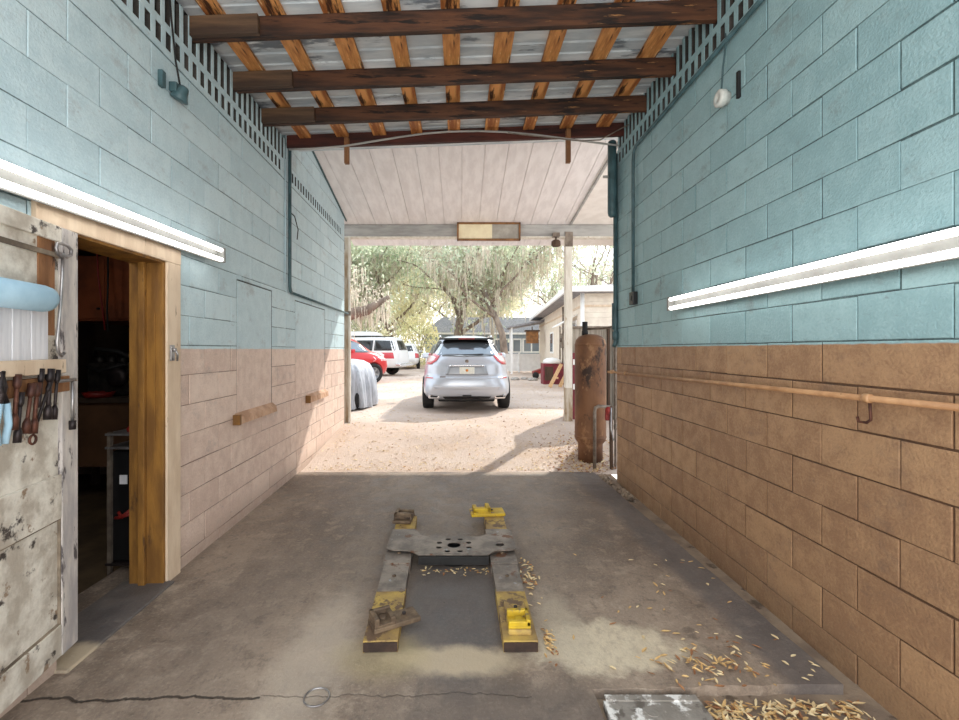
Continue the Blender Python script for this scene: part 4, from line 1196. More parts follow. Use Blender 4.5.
cs.strip([(-.66, 1.50), (-.56, 1.525), (0, 1.545), (.56, 1.525), (.66, 1.50)], [(-.66, 1.49), (-.56, 1.455), (0, 1.475), (.56, 1.455), (.66, 1.49)], 'rear', 'window_surround', M['black_gloss'], t, off=.010)
for sx in (-1, 1):
    cs.strip([(sx*.56, 1.455), (sx*.625, 1.50)], [(sx*.735, 1.185), (sx*.80, 1.20)], 'rear', 'pillar_trim', M['black_gloss'], t, off=.008)
b = MB()
pr = [(-.56, .74), (.56, .74), (.59, .60), (.48, .46), (0, .41), (-.48, .46), (-.59, .60)]
b.prism([(p[0], p[1]) for p in pr], 1.535, 1.575); b.build('roof_spoiler', M['black_gloss'], t)
b = MB(); b.box(-.17, .17, .392, .43, 1.54, 1.568, bev=.006); tag(b.build('brake_light', M['valve_red'], t), 'red high brake light')
for sx in (-1, 1):
    tl = cs.strip([(sx*.56, 1.185), (sx*.70, 1.25), (sx*.845, 1.235)], [(sx*.64, 1.08), (sx*.75, 1.005), (sx*.912, .99)], 'rear', 'tail_light', M['tail_red'], t, off=.014)
    cs.strip([(sx*.64, 1.16), (sx*.74, 1.195), (sx*.81, 1.185)], [(sx*.69, 1.09), (sx*.76, 1.055), (sx*.84, 1.045)], 'rear', 'lens', M['tail_clear'], tl, off=.020)
    cs.strip([(sx*.70, .735), (sx*.86, .74)], [(sx*.70, .715), (sx*.86, .715)], 'rear', 'reflector', M['tail_red'], t, off=.010)
    b = MB(); yy = cs.yrear(sx*.68, .36)-.03
    b.box(sx*.68-.12, sx*.68+.12, yy+.025, yy+.2, .29, .385, bev=.03); ex = tag(b.build('exhaust_tip', M['chrome'], t), 'chrome exhaust tip')
    b = MB(); b.box(sx*.68-.085, sx*.68+.085, yy+.02, yy+.1, .315, .36, bev=.018); b.build('exhaust_bore', M['black'], ex)
    b = MB(); b.obox((sx*1.0, 2.95, 1.16), (.2, .12, .15), bev=.04); b.build('door_mirror', M['silver'], t)
    cs.strip([(.85, 1.40), (2.2, 1.46), (2.7, 1.36)], [(.62, 1.20), (2.0, 1.19), (3.0, 1.17)], 'side', 'side_window', M['glass_dark'], t, sign=sx)
    b = MB(); b.tube([(sx*.57, .9, 1.60), (sx*.585, 1.3, 1.645), (sx*.585, 2.0, 1.645), (sx*.57, 2.3, 1.60)], .018, 8); b.build('roof_rail', M['chrome'], t)
cs.strip([(-.62, 1.4), (.62, 1.4)], [(-.74, 1.22), (.74, 1.22)], 'front', 'windscreen', M['glass_dark'], t)
rc = cs.strip([(-.40, .975), (0, .985), (.40, .975)], [(-.44, .795), (0, .785), (.44, .795)], 'rear', 'plate_recess', M['grey_paint'], t, off=.004)
cs.strip([(-.36, 1.0), (0, 1.005), (.36, 1.0)], [(-.36, .972), (0, .977), (.36, .972)], 'rear', 'trunk_handle', M['chrome'], t, off=.022)
b = MB(); yy = cs.yrear(0, .88)-.016; b.box(-.155, .155, yy, yy+.02, .81, .955, bev=.004); pt = b.build('licence_plate', M['plate'], t)
b = MB(); b.lathe([(0, 0), (.028, 0), (.028, .004), (0, .004)], 14, Matrix.Translation((.0, yy, .885)) @ Euler((R(90), 0, 0)).to_matrix().to_4x4()); b.build('plate_emblem', M['plate_orange'], pt)
b = MB(); b.lathe([(0, 0), (.038, 0), (.038, .01), (.026, .012), (0, .006)], 18, Matrix.Translation((0, cs.yrear(0, 1.075)-.004, 1.075)) @ Euler((R(90), 0, 0)).to_matrix().to_4x4()); b.build('badge', M['pipe_grey'], t)
b = MB(); b.box(-.56, -.44, cs.yrear(-.5, .745)-.012, cs.yrear(-.5, .745)+.01, .742, .760, bev=.002); b.build('badge', M['pipe_grey'], t)
cs.strip([(-.50, .335), (0, .345), (.50, .335)], [(-.46, .275), (0, .27), (.46, .275)], 'rear', 'lower_bumper', M['black'], t, off=.006)
cs.strip([(-.70, .56), (0, .56), (.70, .56)], [(-.66, .50), (0, .49), (.66, .50)], 'rear', 'bumper_crease', M['silver'], t, off=.012)
b = MB(); b.box(-.09, .09, cs.yrear(0, .36)-.02, cs.yrear(0, .36)+.02, .335, .375, bev=.006); b.build('tow_cover', M['black_gloss'], t)
b = MB(); b.box(-.6, .6, .4, 4.2, .2, .30, bev=.03); b.build('underbody', M['black'], t)

# ---- generic parked vehicle, modelled in local coordinates with its rear at -y
def vehicle(name, lab, loc, rz, sl, mat, wy, wr, half, sidewin, rearwin=None, tails=None, frontwin=None, extras=None, wingroup='glass_dark'):
    c = Car(sl); t = thing(name, lab, 'car', loc, rz)
    bd = c.body('body', M[mat], t); arches(bd, wy, wr+.045, half, wr)
    for sx in (-1, 1):
        for y in wy: wheel(t, sx*(half-.115), y, wr, .21, sx)
        for (tp, bt) in sidewin: c.strip(tp, bt, 'side', 'side_window', M[wingroup], t, sign=sx)
        if tails: 
            c.strip(*[[(sx*p[0], p[1]) for p in q] for q in tails], 'rear', 'tail_light', M['tail_red'], t, off=.012)
        b = MB(); b.obox((sx*(half+.06), sl[0][2] + (sl[0][3]-sl[0][2])*.63, 1.12*sl[-1][0]/1.65), (.2, .11, .14), bev=.03); b.build('door_mirror', M[mat], t)
    if rearwin: c.strip(rearwin[0], rearwin[1], 'rear', 'rear_window', M[wingroup], t)
    if frontwin: c.strip(frontwin[0], frontwin[1], 'front', 'windscreen', M[wingroup], t)
    if extras: extras(c, t)
    return t
def red_extra(c, t):
    c.strip([(1.2, .93), (3.6, .93)], [(1.2, .90), (3.6, .90)], 'side', 'body_line', M['red_paint'], t, off=.012, sign=-1)
    c.strip([(.0, .60), (.55, .60)], [(.0, .35), (.5, .35)], 'rear', 'bumper_trim', M['black'], t)
    for sx in (-1, 1):
        c.strip([(sx*.55, .98), (sx*.86, .96)], [(sx*.58, .82), (sx*.9, .80)], 'front', 'headlight', M['tail_clear'], t, off=.01)
    t.scale = (1.06, 1.06, 1.06)
    b = MB(); b.tube([(.58, 1.1, 1.70), (.6, 1.5, 1.74), (.6, 2.6, 1.74), (.58, 3.0, 1.69)], .02, 8); b.build('roof_rail', M['chrome'], t)
    b = MB(); b.tube([(-.58, 1.1, 1.70), (-.6, 1.5, 1.74), (-.6, 2.6, 1.74), (-.58, 3.0, 1.69)], .02, 8); b.build('roof_rail', M['chrome'], t)
suv = [(.30, .82, .25, 4.35, 5), (.42, .90, .08, 4.45, 5), (.62, .925, 0, 4.5, 5), (.85, .92, .04, 4.46, 5), (.98, .90, .10, 4.25, 4.8), (1.06, .88, .16, 3.75, 4.5), (1.16, .84, .22, 3.30, 4.2), (1.35, .75, .34, 3.0, 4), (1.55, .67, .5, 2.7, 3.8), (1.66, .58, .7, 2.4, 3.2), (1.715, .4, 1.0, 2.1, 2.6)]
rz = R(-50)
compact = [s_ if s_[0] < 1.0 else s_[:3] + (dict([(1.06, 4.15), (1.16, 3.85), (1.35, 3.58), (1.55, 3.30), (1.66, 3.05), (1.715, 2.8)])[s_[0]],) + s_[4:] for s_ in suv]
vehicle('red_car', 'red hatchback parked behind the grey covered machine, left side of the yard', (-6.95, 15.7, GZ), rz, compact, 'red_paint', (.85, 3.72), .36, .925,
        [([(.85, 1.52), (1.55, 1.58)], [(.62, 1.14), (1.5, 1.13)]), ([(1.62, 1.585), (2.85, 1.57), (3.3, 1.44)], [(1.58, 1.13), (2.8, 1.12), (3.65, 1.11)])],
        ([(-.5, 1.55), (.5, 1.55)], [(-.68, 1.18), (.68, 1.18)]), None, ([(-.52, 1.52), (.52, 1.52)], [(-.74, 1.14), (.74, 1.14)]), red_extra, 'glass')
def white_extra(c, t):
    b = MB(); b.box(-.9, .9, -.10, .16, .48, .62, bev=.03); b.build('rear_bumper', M['chrome'], t)
    for sx in (-1, 1):
        b = MB(); b.tube([(sx*.62, .8, 1.90), (sx*.64, 1.2, 1.95), (sx*.64, 3.0, 1.95), (sx*.62, 3.3, 1.89)], .022, 8); b.build('roof_rail', M['black'], t)
big = [(.42, .90, .15, 5.0, 6), (.55, .97, .04, 5.1, 6), (.8, .985, 0, 5.12, 6), (1.05, .98, .03, 5.05, 6), (1.16, .96, .05, 4.6, 6), (1.22, .95, .07, 3.95, 6), (1.45, .88, .16, 3.6, 6), (1.72, .80, .27, 3.3, 5), (1.84, .74, .34, 3.0, 4.5), (1.90, .60, .5, 2.7, 3.5)]
vehicle('white_car', 'big white wagon with dark windows behind the red car', (-2.75, 22.6, GZ), R(76), big, 'white_paint', (1.05, 4.05), .38, .985,
        [([(.42, 1.72), (1.25, 1.74)], [(.22, 1.24), (1.25, 1.24)]), ([(1.33, 1.74), (2.2, 1.74)], [(1.33, 1.24), (2.2, 1.24)]), ([(2.28, 1.74), (3.1, 1.72)], [(2.28, 1.24), (3.6, 1.24)])],
        ([(-.6, 1.74), (.6, 1.74)], [(-.78, 1.26), (.78, 1.26)]), ([(.86, 1.15), (.95, 1.15)], [(.86, .86), (.96, .86)]), ([(-.6, 1.72), (.6, 1.72)], [(-.8, 1.26), (.8, 1.26)]), white_extra)
van = [(.38, .92, .1, 5.3, 7), (.55, 1.0, 0, 5.4, 7), (1.0, 1.0, .0, 5.35, 7), (1.25, .99, .02, 4.9, 7), (1.7, .94, .06, 4.4, 7), (2.1, .88, .12, 4.1, 6), (2.28, .78, .25, 3.9, 4.5), (2.34, .55, .6, 3.5, 3.2)]
vehicle('white_van', 'tall white van, only its roof showing above the red car', (-4.55, 27.0, GZ), R(86), van, 'white_paint', (1.0, 4.3), .36, 1.0,
        [([(.5, 1.95), (2.4, 1.95)], [(.5, 1.45), (2.4, 1.45)]), ([(2.6, 1.95), (3.7, 1.92)], [(2.6, 1.42), (4.1, 1.40)])],
        ([(-.7, 1.95), (.7, 1.95)], [(-.78, 1.45), (.78, 1.45)]), ([(.85, 1.2), (.96, 1.2)], [(.85, .9), (.96, .9)]), ([(-.7, 1.95), (.7, 1.95)], [(-.8, 1.42), (.8, 1.42)]))
vehicle('grey_car', 'distant pale grey car half hidden behind the silver crossover', (-1.36, 30.5, GZ), R(-4), suv, 'grey_paint', (.85, 3.62), .36, .925,
        [([(.85, 1.52), (1.55, 1.58)], [(.62, 1.14), (1.5, 1.13)]), ([(1.62, 1.585), (2.55, 1.56), (2.85, 1.44)], [(1.58, 1.13), (2.5, 1.12), (3.2, 1.10)])],
        ([(-.5, 1.55), (.5, 1.55)], [(-.68, 1.18), (.68, 1.18)]), ([(.60, 1.0), (.86, .98)], [(.62, .84), (.9, .84)]), ([(-.52, 1.52), (.52, 1.52)], [(-.74, 1.14), (.74, 1.14)]))
vehicle('white_hatchback', 'distant white car with red tail lights right of the big white wagon', (-3.55, 29.5, GZ), R(6), suv, 'white_paint', (.85, 3.62), .36, .925,
        [([(.85, 1.52), (1.55, 1.58)], [(.62, 1.14), (1.5, 1.13)]), ([(1.62, 1.585), (2.55, 1.56), (2.85, 1.44)], [(1.58, 1.13), (2.5, 1.12), (3.2, 1.10)])],
        ([(-.5, 1.55), (.5, 1.55)], [(-.68, 1.18), (.68, 1.18)]), ([(.58, 1.05), (.86, 1.03)], [(.6, .74), (.9, .74)]), ([(-.52, 1.52), (.52, 1.52)], [(-.74, 1.14), (.74, 1.14)]))
# ---- machine under a grey tarpaulin
t = thing('covered_machine', 'pleated grey tarpaulin over a small machine, beside the left post', 'covered vehicle', (-2.72, 10.6, GZ))
b = MB(); vs = []; fs = []; n = 160
prof = [(1.0, .03), (.995, .12), (.985, .3), (.96, .55), (.90, .80), (.80, .96), (.62, 1.04), (.35, 1.075), (.0, 1.085)]
for i, (r_, z) in enumerate(prof[:-1]):
    for k in range(n):
        a = 2*math.pi*k/n
        fold = (.055*math.sin(a*15+.9*math.sin(a*3)+z*1.5) + .04*math.sin(a*26+1.3+z*2) + .03*math.sin(a*9+z*3))*max(0, 1 - (z/1.0)**2)*(1.1-.3*z)
        ex = math.copysign(abs(math.cos(a))**.72, math.cos(a)); ey = math.copysign(abs(math.sin(a))**.72, math.sin(a))
        lean = .10*(1.05-z)
        vs.append((.70*(r_+fold+lean*.3)*ex, 1.0*(r_+fold)*ey, z + .012*math.sin(a*7)*(z < .1)))
vs.append((0, 0, prof[-1][1])); m_ = len(prof)-1
for i in range(m_-1):
    for k in range(n): fs.append((i*n+k, i*n+(k+1) % n, (i+1)*n+(k+1) % n, (i+1)*n+k))
for k in range(n): fs.append(((m_-1)*n+k, (m_-1)*n+(k+1) % n, m_*n))
b.add(vs, fs, 0, True); b.build('tarpaulin', M['tarp'], t)
b = MB(); b.tube([(.71*math.cos(a*math.pi/20), 1.0*math.sin(a*math.pi/20), .36) for a in range(41)], .012, 6, caps=False)
for sx in (-.45, .45):
    for sy in (-.62, .62):
        w_ = MB(); w_.lathe([(0, -.08), (.19, -.08), (.21, -.05), (.21, .05), (.19, .08), (0, .08)], 20, Matrix.Translation((sx, sy, .21)) @ Euler((0, R(90), 0)).to_matrix().to_4x4()); w_.build('wheel', M['black'], t)

# ================================================================== HOUSES
t = thing('neighbour_house', 'long tan sided house along the right side of the yard', 'house', (3.6, 13.6, GZ), R(-4.2))
HL = 13.0; HW = 7.0; HH = 2.98
b = MB()
k = 0; z = 0.0
while z < HH:
    z1 = min(z+.16, HH); b.box(-.012, HW+.012, -.014 + .0, HL, z, z1-.004); b.box(0, HW, 0.02, HL-.02, z1-.004, z1); z = z1
b.build('siding', M['siding'], t)
b = MB(); b.box(-.05, .06, -.05, .05, 0, HH, bev=.004); b.build('corner_board', M['white_trim'], t)
b = MB(); b.tube([(-.0, -.09, HH-.02), (.0, -.09, .1)], .045, 8); b.build('downspout', M['white_trim'], t)
b = MB()
vs = [(-.5, -.35, HH-.02), (HW+.5, -.35, HH-.02), (HW+.5, HL+.4, HH-.02), (-.5, HL+.4, HH-.02), (-.5, -.35, HH+.14), (HW+.5, -.35, HH+.14), (HW+.5, HL+.4, HH+.14), (-.5, HL+.4, HH+.14), (HW/2, 3.0, HH+.75), (HW/2, HL-3, HH+.75)]
b.add(vs, [(3, 2, 1, 0), (0, 1, 5, 4), (1, 2, 6, 5), (2, 3, 7, 6), (3, 0, 4, 7), (4, 5, 8), (5, 6, 9, 8), (6, 7, 9), (7, 4, 8, 9)]); b.build('roof', M['roofing'], t)
b = MB(); b.box(-.56, -.46, -.38, HL+.44, HH-.01, HH+.15, bev=.01); b.box(-.5, HW+.5, -.42, -.33, HH-.01, HH+.15, bev=.01); b.build('gutter', M['white_trim'], t)
b = MB(); b.box(-.03, .0, 0, HL, HH-.42, HH-.36); b.box(0, HW, -.04, 0, HH-.42, HH-.36); b.build('frieze_board', M['trim'], t)
for (y0, y1, z0, z1, aw) in ((.9, 1.9, 1.15, 2.15, True), (6.6, 7.5, 1.2, 2.0, False)):
    b = MB(); b.box(-.045, .02, y0-.08, y1+.08, z0-.08, z1+.08, bev=.004); w_ = b.build('window', M['white_trim'], t)
    b = MB(); b.box(-.052, -.04, y0, (y0+y1)/2-.02, z0, z1); b.box(-.052, -.04, (y0+y1)/2+.02, y1, z0, z1); b.build('pane', M['win_dark'], w_)
    if aw:
        b = MB()
        vs = [(-.03, y0-.2, z1+.22), (-.03, y1+.2, z1+.22), (-.62, y1+.2, z1-.12), (-.62, y0-.2, z1-.12), (-.03, y0-.2, z1+.24), (-.03, y1+.2, z1+.24), (-.62, y1+.2, z1-.08), (-.62, y0-.2, z1-.08)]
        b.add(vs, [(3, 2, 1, 0), (4, 5, 6, 7), (0, 1, 5, 4), (1, 2, 6, 5), (2, 3, 7, 6), (3, 0, 4, 7)]); b.build('awning', M['white_trim'], t)
b = MB(); b.box(-.10, -.01, 3.4, 3.75, 1.35, 1.9, bev=.01); b.lathe([(0, 0), (.09, 0), (.09, .06), (0, .08)], 14, Matrix.Translation((-.10, 3.58, 1.65)) @ Euler((0, R(-90), 0)).to_matrix().to_4x4()); b.build('meter_box', M['pipe_grey'], t)
for pp, rr_ in (([(-.05, 3.5, 1.9), (-.05, 3.5, HH-.1)], .03), ([(-.05, 3.6, 1.35), (-.05, 3.6, .5), (-.05, 3.9, .3)], .025), ([(-.05, 4.3, 2.2), (-.05, 4.3, .9)], .025)):
    b = MB(); b.tube(pp, rr_, 8); b.build('service_pipe', M['pipe_grey'], t)
b = MB()
vs = [(-1.9, 10.2, 2.42), (-.0, 10.2, 2.75), (0, 12.8, 2.75), (-1.9, 12.8, 2.42), (-1.9, 10.2, 2.50), (-.0, 10.2, 2.85), (0, 12.8, 2.85), (-1.9, 12.8, 2.50)]
b.add(vs, [(3, 2, 1, 0), (4, 5, 6, 7), (0, 1, 5, 4), (1, 2, 6, 5), (2, 3, 7, 6), (3, 0, 4, 7)]); b.build('porch_roof', M['roofing'], t)
for yy in (10.4, 12.6):
    b = MB(); b.box(-1.75, -1.65, yy-.05, yy+.05, -.02, 2.46); b.build('porch_post', M['white_trim'], t)
t = thing('porch_box', 'brown wooden box hanging under the porch roof of the tan house', 'box', (3.65, 23.5, 1.78))
b = MB(); b.box(-.3, .3, -.2, .2, 0, .62, bev=.01); b.build('body', M['frame_wood'], t)
b = MB(); b.box(-.36, .36, -.26, .26, .60, .68, bev=.01); b.build('lid', M['shed_dark'], t)
b = MB(); b.cyl((0, 0, .66), (0, 0, .86), .03, 8); b.build('hanger', M['shed_dark'], t)
t = thing('maroon_bin', 'maroon box with a white rounded top beside the tan house', 'bin', (3.42, 17.2, GZ))
b = MB(); b.box(-.38, .38, -.3, .3, 0, .78, bev=.02); b.build('box', M['maroon'], t)
b = MB(); b.box(-.33, -.02, -.32, -.29, .16, .66, bev=.01); tag(b.build('opening', M['shed_dark'], t), 'dark board for an open front')  # solid dark board paints the shade of an open front
b = MB(); b.lathe([(.36, .78), (.32, .90), (.18, .97), (0, 1.0)], 20); b.build('top', M['white_trim'], t)
for k, (dx, lab) in enumerate(((0, 'front pale plank leaning on the maroon box'), (.36, 'second pale plank leaning on the maroon box, behind the front one'), (.70, 'rearmost pale plank of the three leaning on the maroon box'))):
    b = MB(); b.bar((0, 0, .02), (.42, .10, .80), .12, .03, up=(0, 1, 0), bev=.004)
    b.bar((.17, .02, .33), (.30, .02, .33), .03, .06)
    o = b.build('plank', M['plank']); o.location = (3.0+dx, 15.5+.1*k, GZ); tag(o, lab, 'plank', 'planks leaning by the tan house')
t = thing('red_cart', 'small red hand cart lying on the ground near the tan house porch', 'cart', (3.55, 20.5, GZ))
b = MB(); b.obox((0, 0, .34), (.7, .5, .18), (0, R(-18), 0), bev=.03); b.build('tray', M['valve_red'], t)
for sx in (-.25, .25):
    b = MB(); b.lathe([(0, -.03), (.13, -.03), (.15, 0), (.13, .03), (0, .03)], 16, Matrix.Translation((sx, -.28, .15)) @ Euler((R(90), 0, 0)).to_matrix().to_4x4()); b.build('wheel', M['black'], t)
b = MB(); b.tube([(.3, 0, .42), (.6, 0, .75), (.75, 0, .80)], .02, 8); b.build('handle', M['pipe_grey'], t)
# scattered pale stones in front of the fence
for k, (x, y, s, lab) in enumerate(((2.3, 19.5, .16, 'leftmost of the pale stones right of the silver car'), (2.75, 19.9, .13, 'second pale stone from the left, right of the silver car'), (3.0, 19.2, .18, 'largest pale stone, nearest to the red hand cart'))):
    b = MB(); b.lathe([(0, -.3), (.8, -.25), (1, 0), (.8, .35), (.3, .5), (0, .52)], 9); o = b.build('stone', M['plate_white']); o.location = (x, y, GZ+.03); o.scale = (s*1.3, s, s); tag(o, lab, 'stone', 'pale stones in the yard')

t = thing('blue_house', 'distant blue-grey house with white windows behind the silver crossover', 'house', (3.9, 40, GZ), R(2))
b = MB(); z = 0
while z < 2.7:
    b.box(-7, 5.5, 0, 6, z, z+.17); b.box(-6.99, 5.49, .012, 6, z+.17, z+.18); z += .18
b.build('siding', M['siding_blue'], t)
b = MB()
vs = [(-7.4, -.5, 2.7), (5.9, -.5, 2.7), (5.9, 6.5, 2.7), (-7.4, 6.5, 2.7), (-5.5, 3, 4.3), (4, 3, 4.3)]
b.add(vs, [(3, 2, 1, 0), (0, 1, 5, 4), (1, 2, 5), (2, 3, 4, 5), (3, 0, 4)]); b.build('roof', M['roofing'], t)
b = MB(); b.box(-7.4, 5.9, -.55, -.48, 2.58, 2.74); b.build('fascia', M['white_trim'], t)
for x0 in (-5.0, -1.7, -.1, 1.55):
    b = MB(); b.box(x0-.1, x0+1.5, -.05, .03, 1.0, 2.25, bev=.01); w_ = b.build('window', M['white_trim'], t)
    b = MB()
    for q in (0, 1): b.box(x0+.05+.72*q, x0+.05+.72*q+.6, -.058, -.04, 1.12, 2.12)
    b.build('pane', M['win_dark'], w_)
t = thing('white_fence', 'low white board fence in front of the blue-grey house', 'fence', (2.5, 26.0, GZ))
b = MB(); b.box(-4.5, 2.6, 0, .03, .06, 1.02, bev=.004); b.build('panel', M['white_trim'], t)
for k in range(5):
    b = MB(); b.box(-4.5+1.75*k, -4.5+1.75*k+.1, -.05, .07, -.02, 1.1, bev=.006); b.build('post', M['white_trim'], t)
b = MB(); b.box(-4.5, 2.6, -.03, .05, 1.0, 1.05, bev=.004); b.build('top_rail', M['white_trim'], t)

# ================================================================== TREES
def leaf_quad(b, c, s, rr, mi=0):
    Mx = Euler((rr.random()*6.3, rr.random()*6.3, rr.random()*6.3)).to_matrix()
    vs = [Vector(c) + Mx @ Vector(p) for p in ((-s, 0, 0), (0, -s*.45, s*.1), (s, 0, 0), (0, s*.45, s*.1))]
    b.add(vs, [(0, 1, 2, 3)], mi)
def moss_strand(b, c, L, w, rr):
    a = rr.random()*3.14; dx, dy = math.cos(a)*w, math.sin(a)*w
    sw = rr.uniform(-.12, .12)*L
    p = Vector(c)
    vs = [p + Vector((-dx, -dy, 0)), p + Vector((dx, dy, 0)), p + Vector((dx*.9+sw*.3, dy*.9, -L*.45)), p + Vector((-dx*.9+sw*.3, -dy*.9, -L*.5)), p + Vector((sw, sw*.5, -L))]
    b.add(vs, [(0, 1, 2, 3), (3, 2, 4)])
def oak(name, lab, x, y, h, spread, trunk_r, seed, lm, nleaf, nmoss, ls=.16, lean=(0, 0), low=.45, group='mossy trees beyond the yard', gz=GZ, moss_len=(.5, 1.8)):
    rr = random.Random(seed)
    t = thing(name, lab, 'tree', (x, y, gz), 0, group)
    b = MB(); tips = []
    def branch(p, d, L, r, depth):
        pts = [p]; rs = [r]; n = 5; q = p.copy(); dd = d.copy()
        for i in range(n):
            dd = (dd + Vector((rr.uniform(-.28, .28), rr.uniform(-.28, .28), rr.uniform(-.14, .2) + (.06 if depth < 2 else -.04)))).normalized()
            q = q + dd*(L/n); pts.append(q.copy()); rs.append(r*(1-.55*(i+1)/n))
            if depth >= 1: tips.append((q.copy(), depth))
        b.tube(pts, rs, 6 if depth else 9)
        if depth < 3:
            for i in range(3 if depth else 6):
                at = pts[rr.randint(2, n)]; az = rr.random()*6.3; el = rr.uniform(.05, .75)
                nd = Vector((math.cos(az)*math.cos(el), math.sin(az)*math.cos(el), math.sin(el)))
                nd = (nd + dd*.5).normalized()
                branch(at, nd, L*rr.uniform(.55, .8) if depth else spread*rr.uniform(.45, .75), max(.02, rs[-1]*.85), depth+1)
    d0 = Vector((lean[0], lean[1], 1)).normalized()
    branch(Vector((0, 0, -.1)), d0, h*low, trunk_r, 0)
    b.build('trunk', M['bark'], t)
    f = MB()
    for i in range(nleaf):
        p, dp = rr.choice(tips)
        c = p + Vector((rr.gauss(0, .42), rr.gauss(0, .42), rr.gauss(.1, .32)))*spread*.22
        if c.z < .6: continue
        leaf_quad(f, c, ls*rr.uniform(.6, 1.3), rr)
    if nleaf: f.build('foliage', M[lm], t)
    if nmoss:
        g = MB()
        for i in range(nmoss):
            p, dp = rr.choice(tips); c0 = p + Vector((rr.gauss(0, .3), rr.gauss(0, .3), rr.gauss(0, .25)))*spread*.18
            L = rr.uniform(*moss_len)
            if c0.z - L < .4: L = max(.2, c0.z-.4)
            for q in range(4):
                moss_strand(g, c0 + Vector((rr.gauss(0, .09), rr.gauss(0, .09), rr.gauss(0, .05))), L*rr.uniform(.5, 1.1), rr.uniform(.015, .04), rr)
        tag(g.build('moss', M['moss'], t), kind='stuff')
    return t
oak('oak_tree', 'old oak with grey moss at the far left of the yard, behind the parked cars', -9.5, 31, 12, 8, .55, 1, 'leaf_g1', 8500, 420, ls=.17)
oak('oak_tree', 'tall mossy oak rising straight behind the silver crossover', -.6, 34, 14, 8.5, .42, 2, 'leaf_g1', 8000, 620, ls=.17)
oak('oak_tree', 'mossy oak right of centre, its long hanging moss above the blue-grey house', 3.0, 30, 12, 7, .28, 3, 'leaf_g3', 3600, 800, low=.5)
oak('oak_tree', 'grey-green oak between the far left oak and the central one', -5.6, 38, 14, 8, .42, 4, 'leaf_g3', 8500, 460, ls=.18)
oak('oak_tree', 'thin bare-branched tree over the roof of the tan house', 8.5, 31, 13, 8, .28, 6, 'leaf_g3', 1300, 160, low=.5)
oak('oak_tree', 'farther green tree showing between the white post and the corner pipe', 12.5, 46, 13, 8, .4, 7, 'leaf_g1', 3800, 200)
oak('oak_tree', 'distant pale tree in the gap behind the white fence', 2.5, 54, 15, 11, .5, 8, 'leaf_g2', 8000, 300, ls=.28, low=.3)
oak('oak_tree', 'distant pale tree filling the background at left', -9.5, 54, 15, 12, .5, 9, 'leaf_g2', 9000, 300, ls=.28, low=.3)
oak('oak_tree', 'large limbed tree arching low at the left edge over the cars', -9.2, 21.5, 9, 6, .42, 12, 'leaf_g1', 3400, 520, low=.42, ls=.11)
# drooping limb laden with moss by the left post
t = thing('mossy_limb', 'thick grey limb laden with moss hanging low beside the left post', 'branch', (-5.1, 18.6, .1))
b = MB(); b.tube([(-2.6, 1.0, 5.2), (-1.6, .6, 3.9), (-.6, .2, 3.05), (.4, 0, 2.75), (1.3, -.1, 2.95), (2.2, -.1, 3.5)], [.42, .36, .32, .28, .20, .08], 12); b.build('limb', M['bark'], t)
g = MB(); rr = random.Random(31)
for i in range(420):
    u = rr.random(); xx = -1.6 + 3.8*u; zz = 3.0 + .25*math.sin(u*6) + rr.gauss(.25, .3)
    moss_strand(g, (xx, rr.gauss(0, .22), zz), rr.uniform(.2, .7), rr.uniform(.015, .03), rr)
for i in range(500):
    u = rr.random(); leaf_quad(g, (-1.6+3.8*u, rr.gauss(0, .35), 3.35+rr.gauss(.25, .35)), rr.uniform(.04, .09), rr)
g.build('moss', M['moss'], t)
def bush(lab, x, y, rx, rz_, seed, lm, n):
    rr = random.Random(seed); t = thing('bush', lab, 'bush', (x, y, GZ), 0, 'bushes along the far side of the yard')
    b = MB()
    for k in range(7): b.tube([(0, 0, -.02), (rr.uniform(-.4, .4)*rx, rr.uniform(-.3, .3)*rx, rz_*.5), (rr.uniform(-.8, .8)*rx, rr.uniform(-.6, .6)*rx, rz_*.95)], [.05, .035, .01], 6)
    b.build('stems', M['bark'], t)
    f = MB()
    for i in range(n):
        a = rr.random()*6.3; r_ = rr.random()**.5; zz = rr.random()
        leaf_quad(f, (math.cos(a)*r_*rx*(1-.35*zz), math.sin(a)*r_*rx*.7*(1-.35*zz), .1 + zz*rz_*(1-.3*r_*r_)), rr.uniform(.06, .15), rr)
    f.build('foliage', M[lm], t)
bush('yellowish bush behind the distant pale grey car', -3.4, 35.5, 2.4, 4.0, 41, 'bush_y', 3000)
bush('pale green bush left of the central oak trunk', -7.2, 34.6, 2.6, 3.6, 42, 'leaf_g2', 3000)
bush('green hedge bush at the far left behind the white van', -13.5, 34, 3.2, 3.6, 43, 'leaf_g1', 2500)
bush('low green bush right of the blue-grey house', 9.5, 38, 3, 3.2, 44, 'leaf_g1', 1500)
bush('wide pale bush behind the big white wagon', -10.5, 41, 3.4, 4.6, 45, 'leaf_g2', 3000)

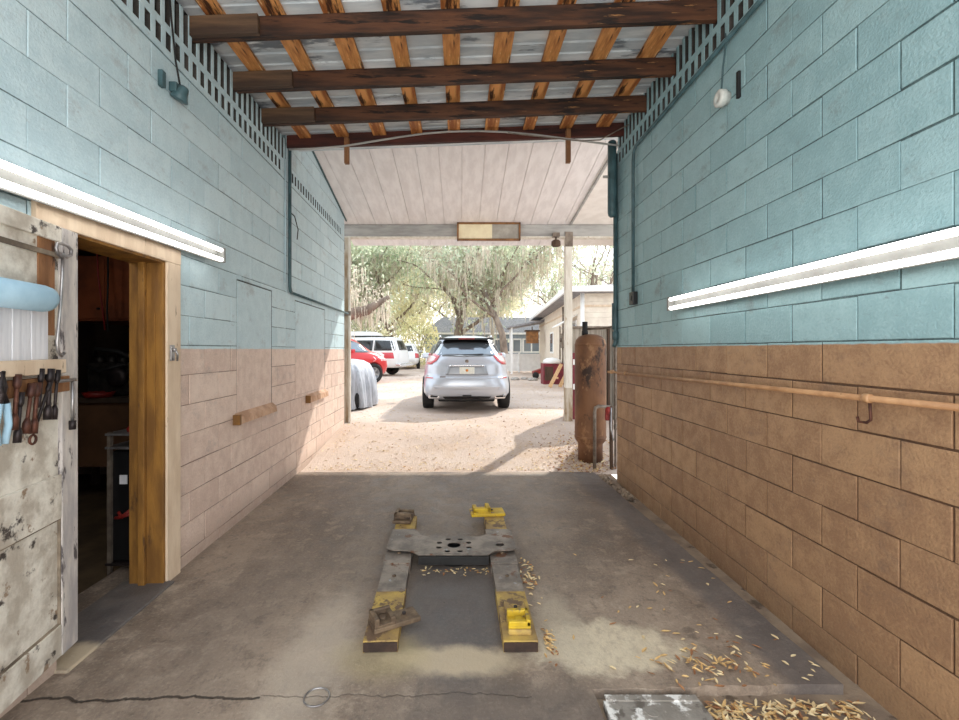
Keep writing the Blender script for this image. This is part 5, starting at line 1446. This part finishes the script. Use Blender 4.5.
# ================================================================== LIGHT, SKY, CAMERA
w = bpy.data.worlds.new('World'); sc.world = w; w.use_nodes = True
nt = w.node_tree; nt.nodes.clear()
out = nt.nodes.new('ShaderNodeOutputWorld'); bg = nt.nodes.new('ShaderNodeBackground')
tc = nt.nodes.new('ShaderNodeTexCoord'); sx_ = nt.nodes.new('ShaderNodeSeparateXYZ'); nt.links.new(tc.outputs['Generated'], sx_.inputs[0])
rp = nt.nodes.new('ShaderNodeValToRGB'); nt.links.new(sx_.outputs['Z'], rp.inputs[0])
rp.color_ramp.elements[0].position = 0.0; rp.color_ramp.elements[0].color = (1.0, .985, .96, 1)
rp.color_ramp.elements[1].position = .6; rp.color_ramp.elements[1].color = (.80, .90, 1.0, 1)
nt.links.new(rp.outputs[0], bg.inputs[0]); bg.inputs[1].default_value = 2.15
nt.links.new(bg.outputs[0], out.inputs[0])
sd = bpy.data.lights.new('sun', 'SUN'); sd.energy = 4.6; sd.angle = R(.8); sd.color = (1, .95, .86)
so = bpy.data.objects.new('sun', sd); col.objects.link(so)
sv = Vector((.53*.777, .85*.777, .629))
so.rotation_euler = sv.to_track_quat('Z', 'Y').to_euler(); so.location = (6, 10, 12)
# unseen fill lights added behind the viewer and in the back room
def area(nm, loc, rot, sx, sy, e, c=(1, .96, .9)):
    l = bpy.data.lights.new(nm, 'AREA'); l.shape = 'RECTANGLE'; l.size = sx; l.size_y = sy; l.energy = e; l.color = c
    o = bpy.data.objects.new(nm, l); col.objects.link(o); o.location = loc; o.rotation_euler = rot; return o
area('bay_fill', (0, -1.6, 2.0), (R(97), 0, 0), 3.0, 2.6, 62)  # added fill for the walls, no lamp seen here
area('back_room_fill', (-3.0, 2.2, 2.6), (R(25), 0, 0), .3, .3, 7.0)  # added dim fill so the dark room shows
area('upward_fill', (0, -1.3, .5), (R(125), 0, 0), 2.4, .6, 42)  # added upward fill for rafters and ceiling

cd = bpy.data.cameras.new('camera'); co = bpy.data.objects.new('camera', cd); col.objects.link(co)
co.location = (0, 0, CAM_Z); co.rotation_euler = (R(90), 0, 0)
cd.sensor_fit = 'HORIZONTAL'; cd.sensor_width = 36.0; cd.lens = F*36.0/959.0
cd.shift_x = (479.5-VX)/959.0; cd.shift_y = -(360-VY)/959.0
cd.clip_start = .05; cd.clip_end = 300
sc.camera = co
sc.view_settings.view_transform = 'Standard'; sc.view_settings.look = 'None'
sc.view_settings.gamma = 1.0; sc.view_settings.use_curve_mapping = False
sc.view_settings.exposure = 0.0
try:
    sc.cycles.use_denoising = True; sc.cycles.max_bounces = 8; sc.cycles.diffuse_bounces = 5
    sc.cycles.sample_clamp_indirect = 6.0
except Exception: pass
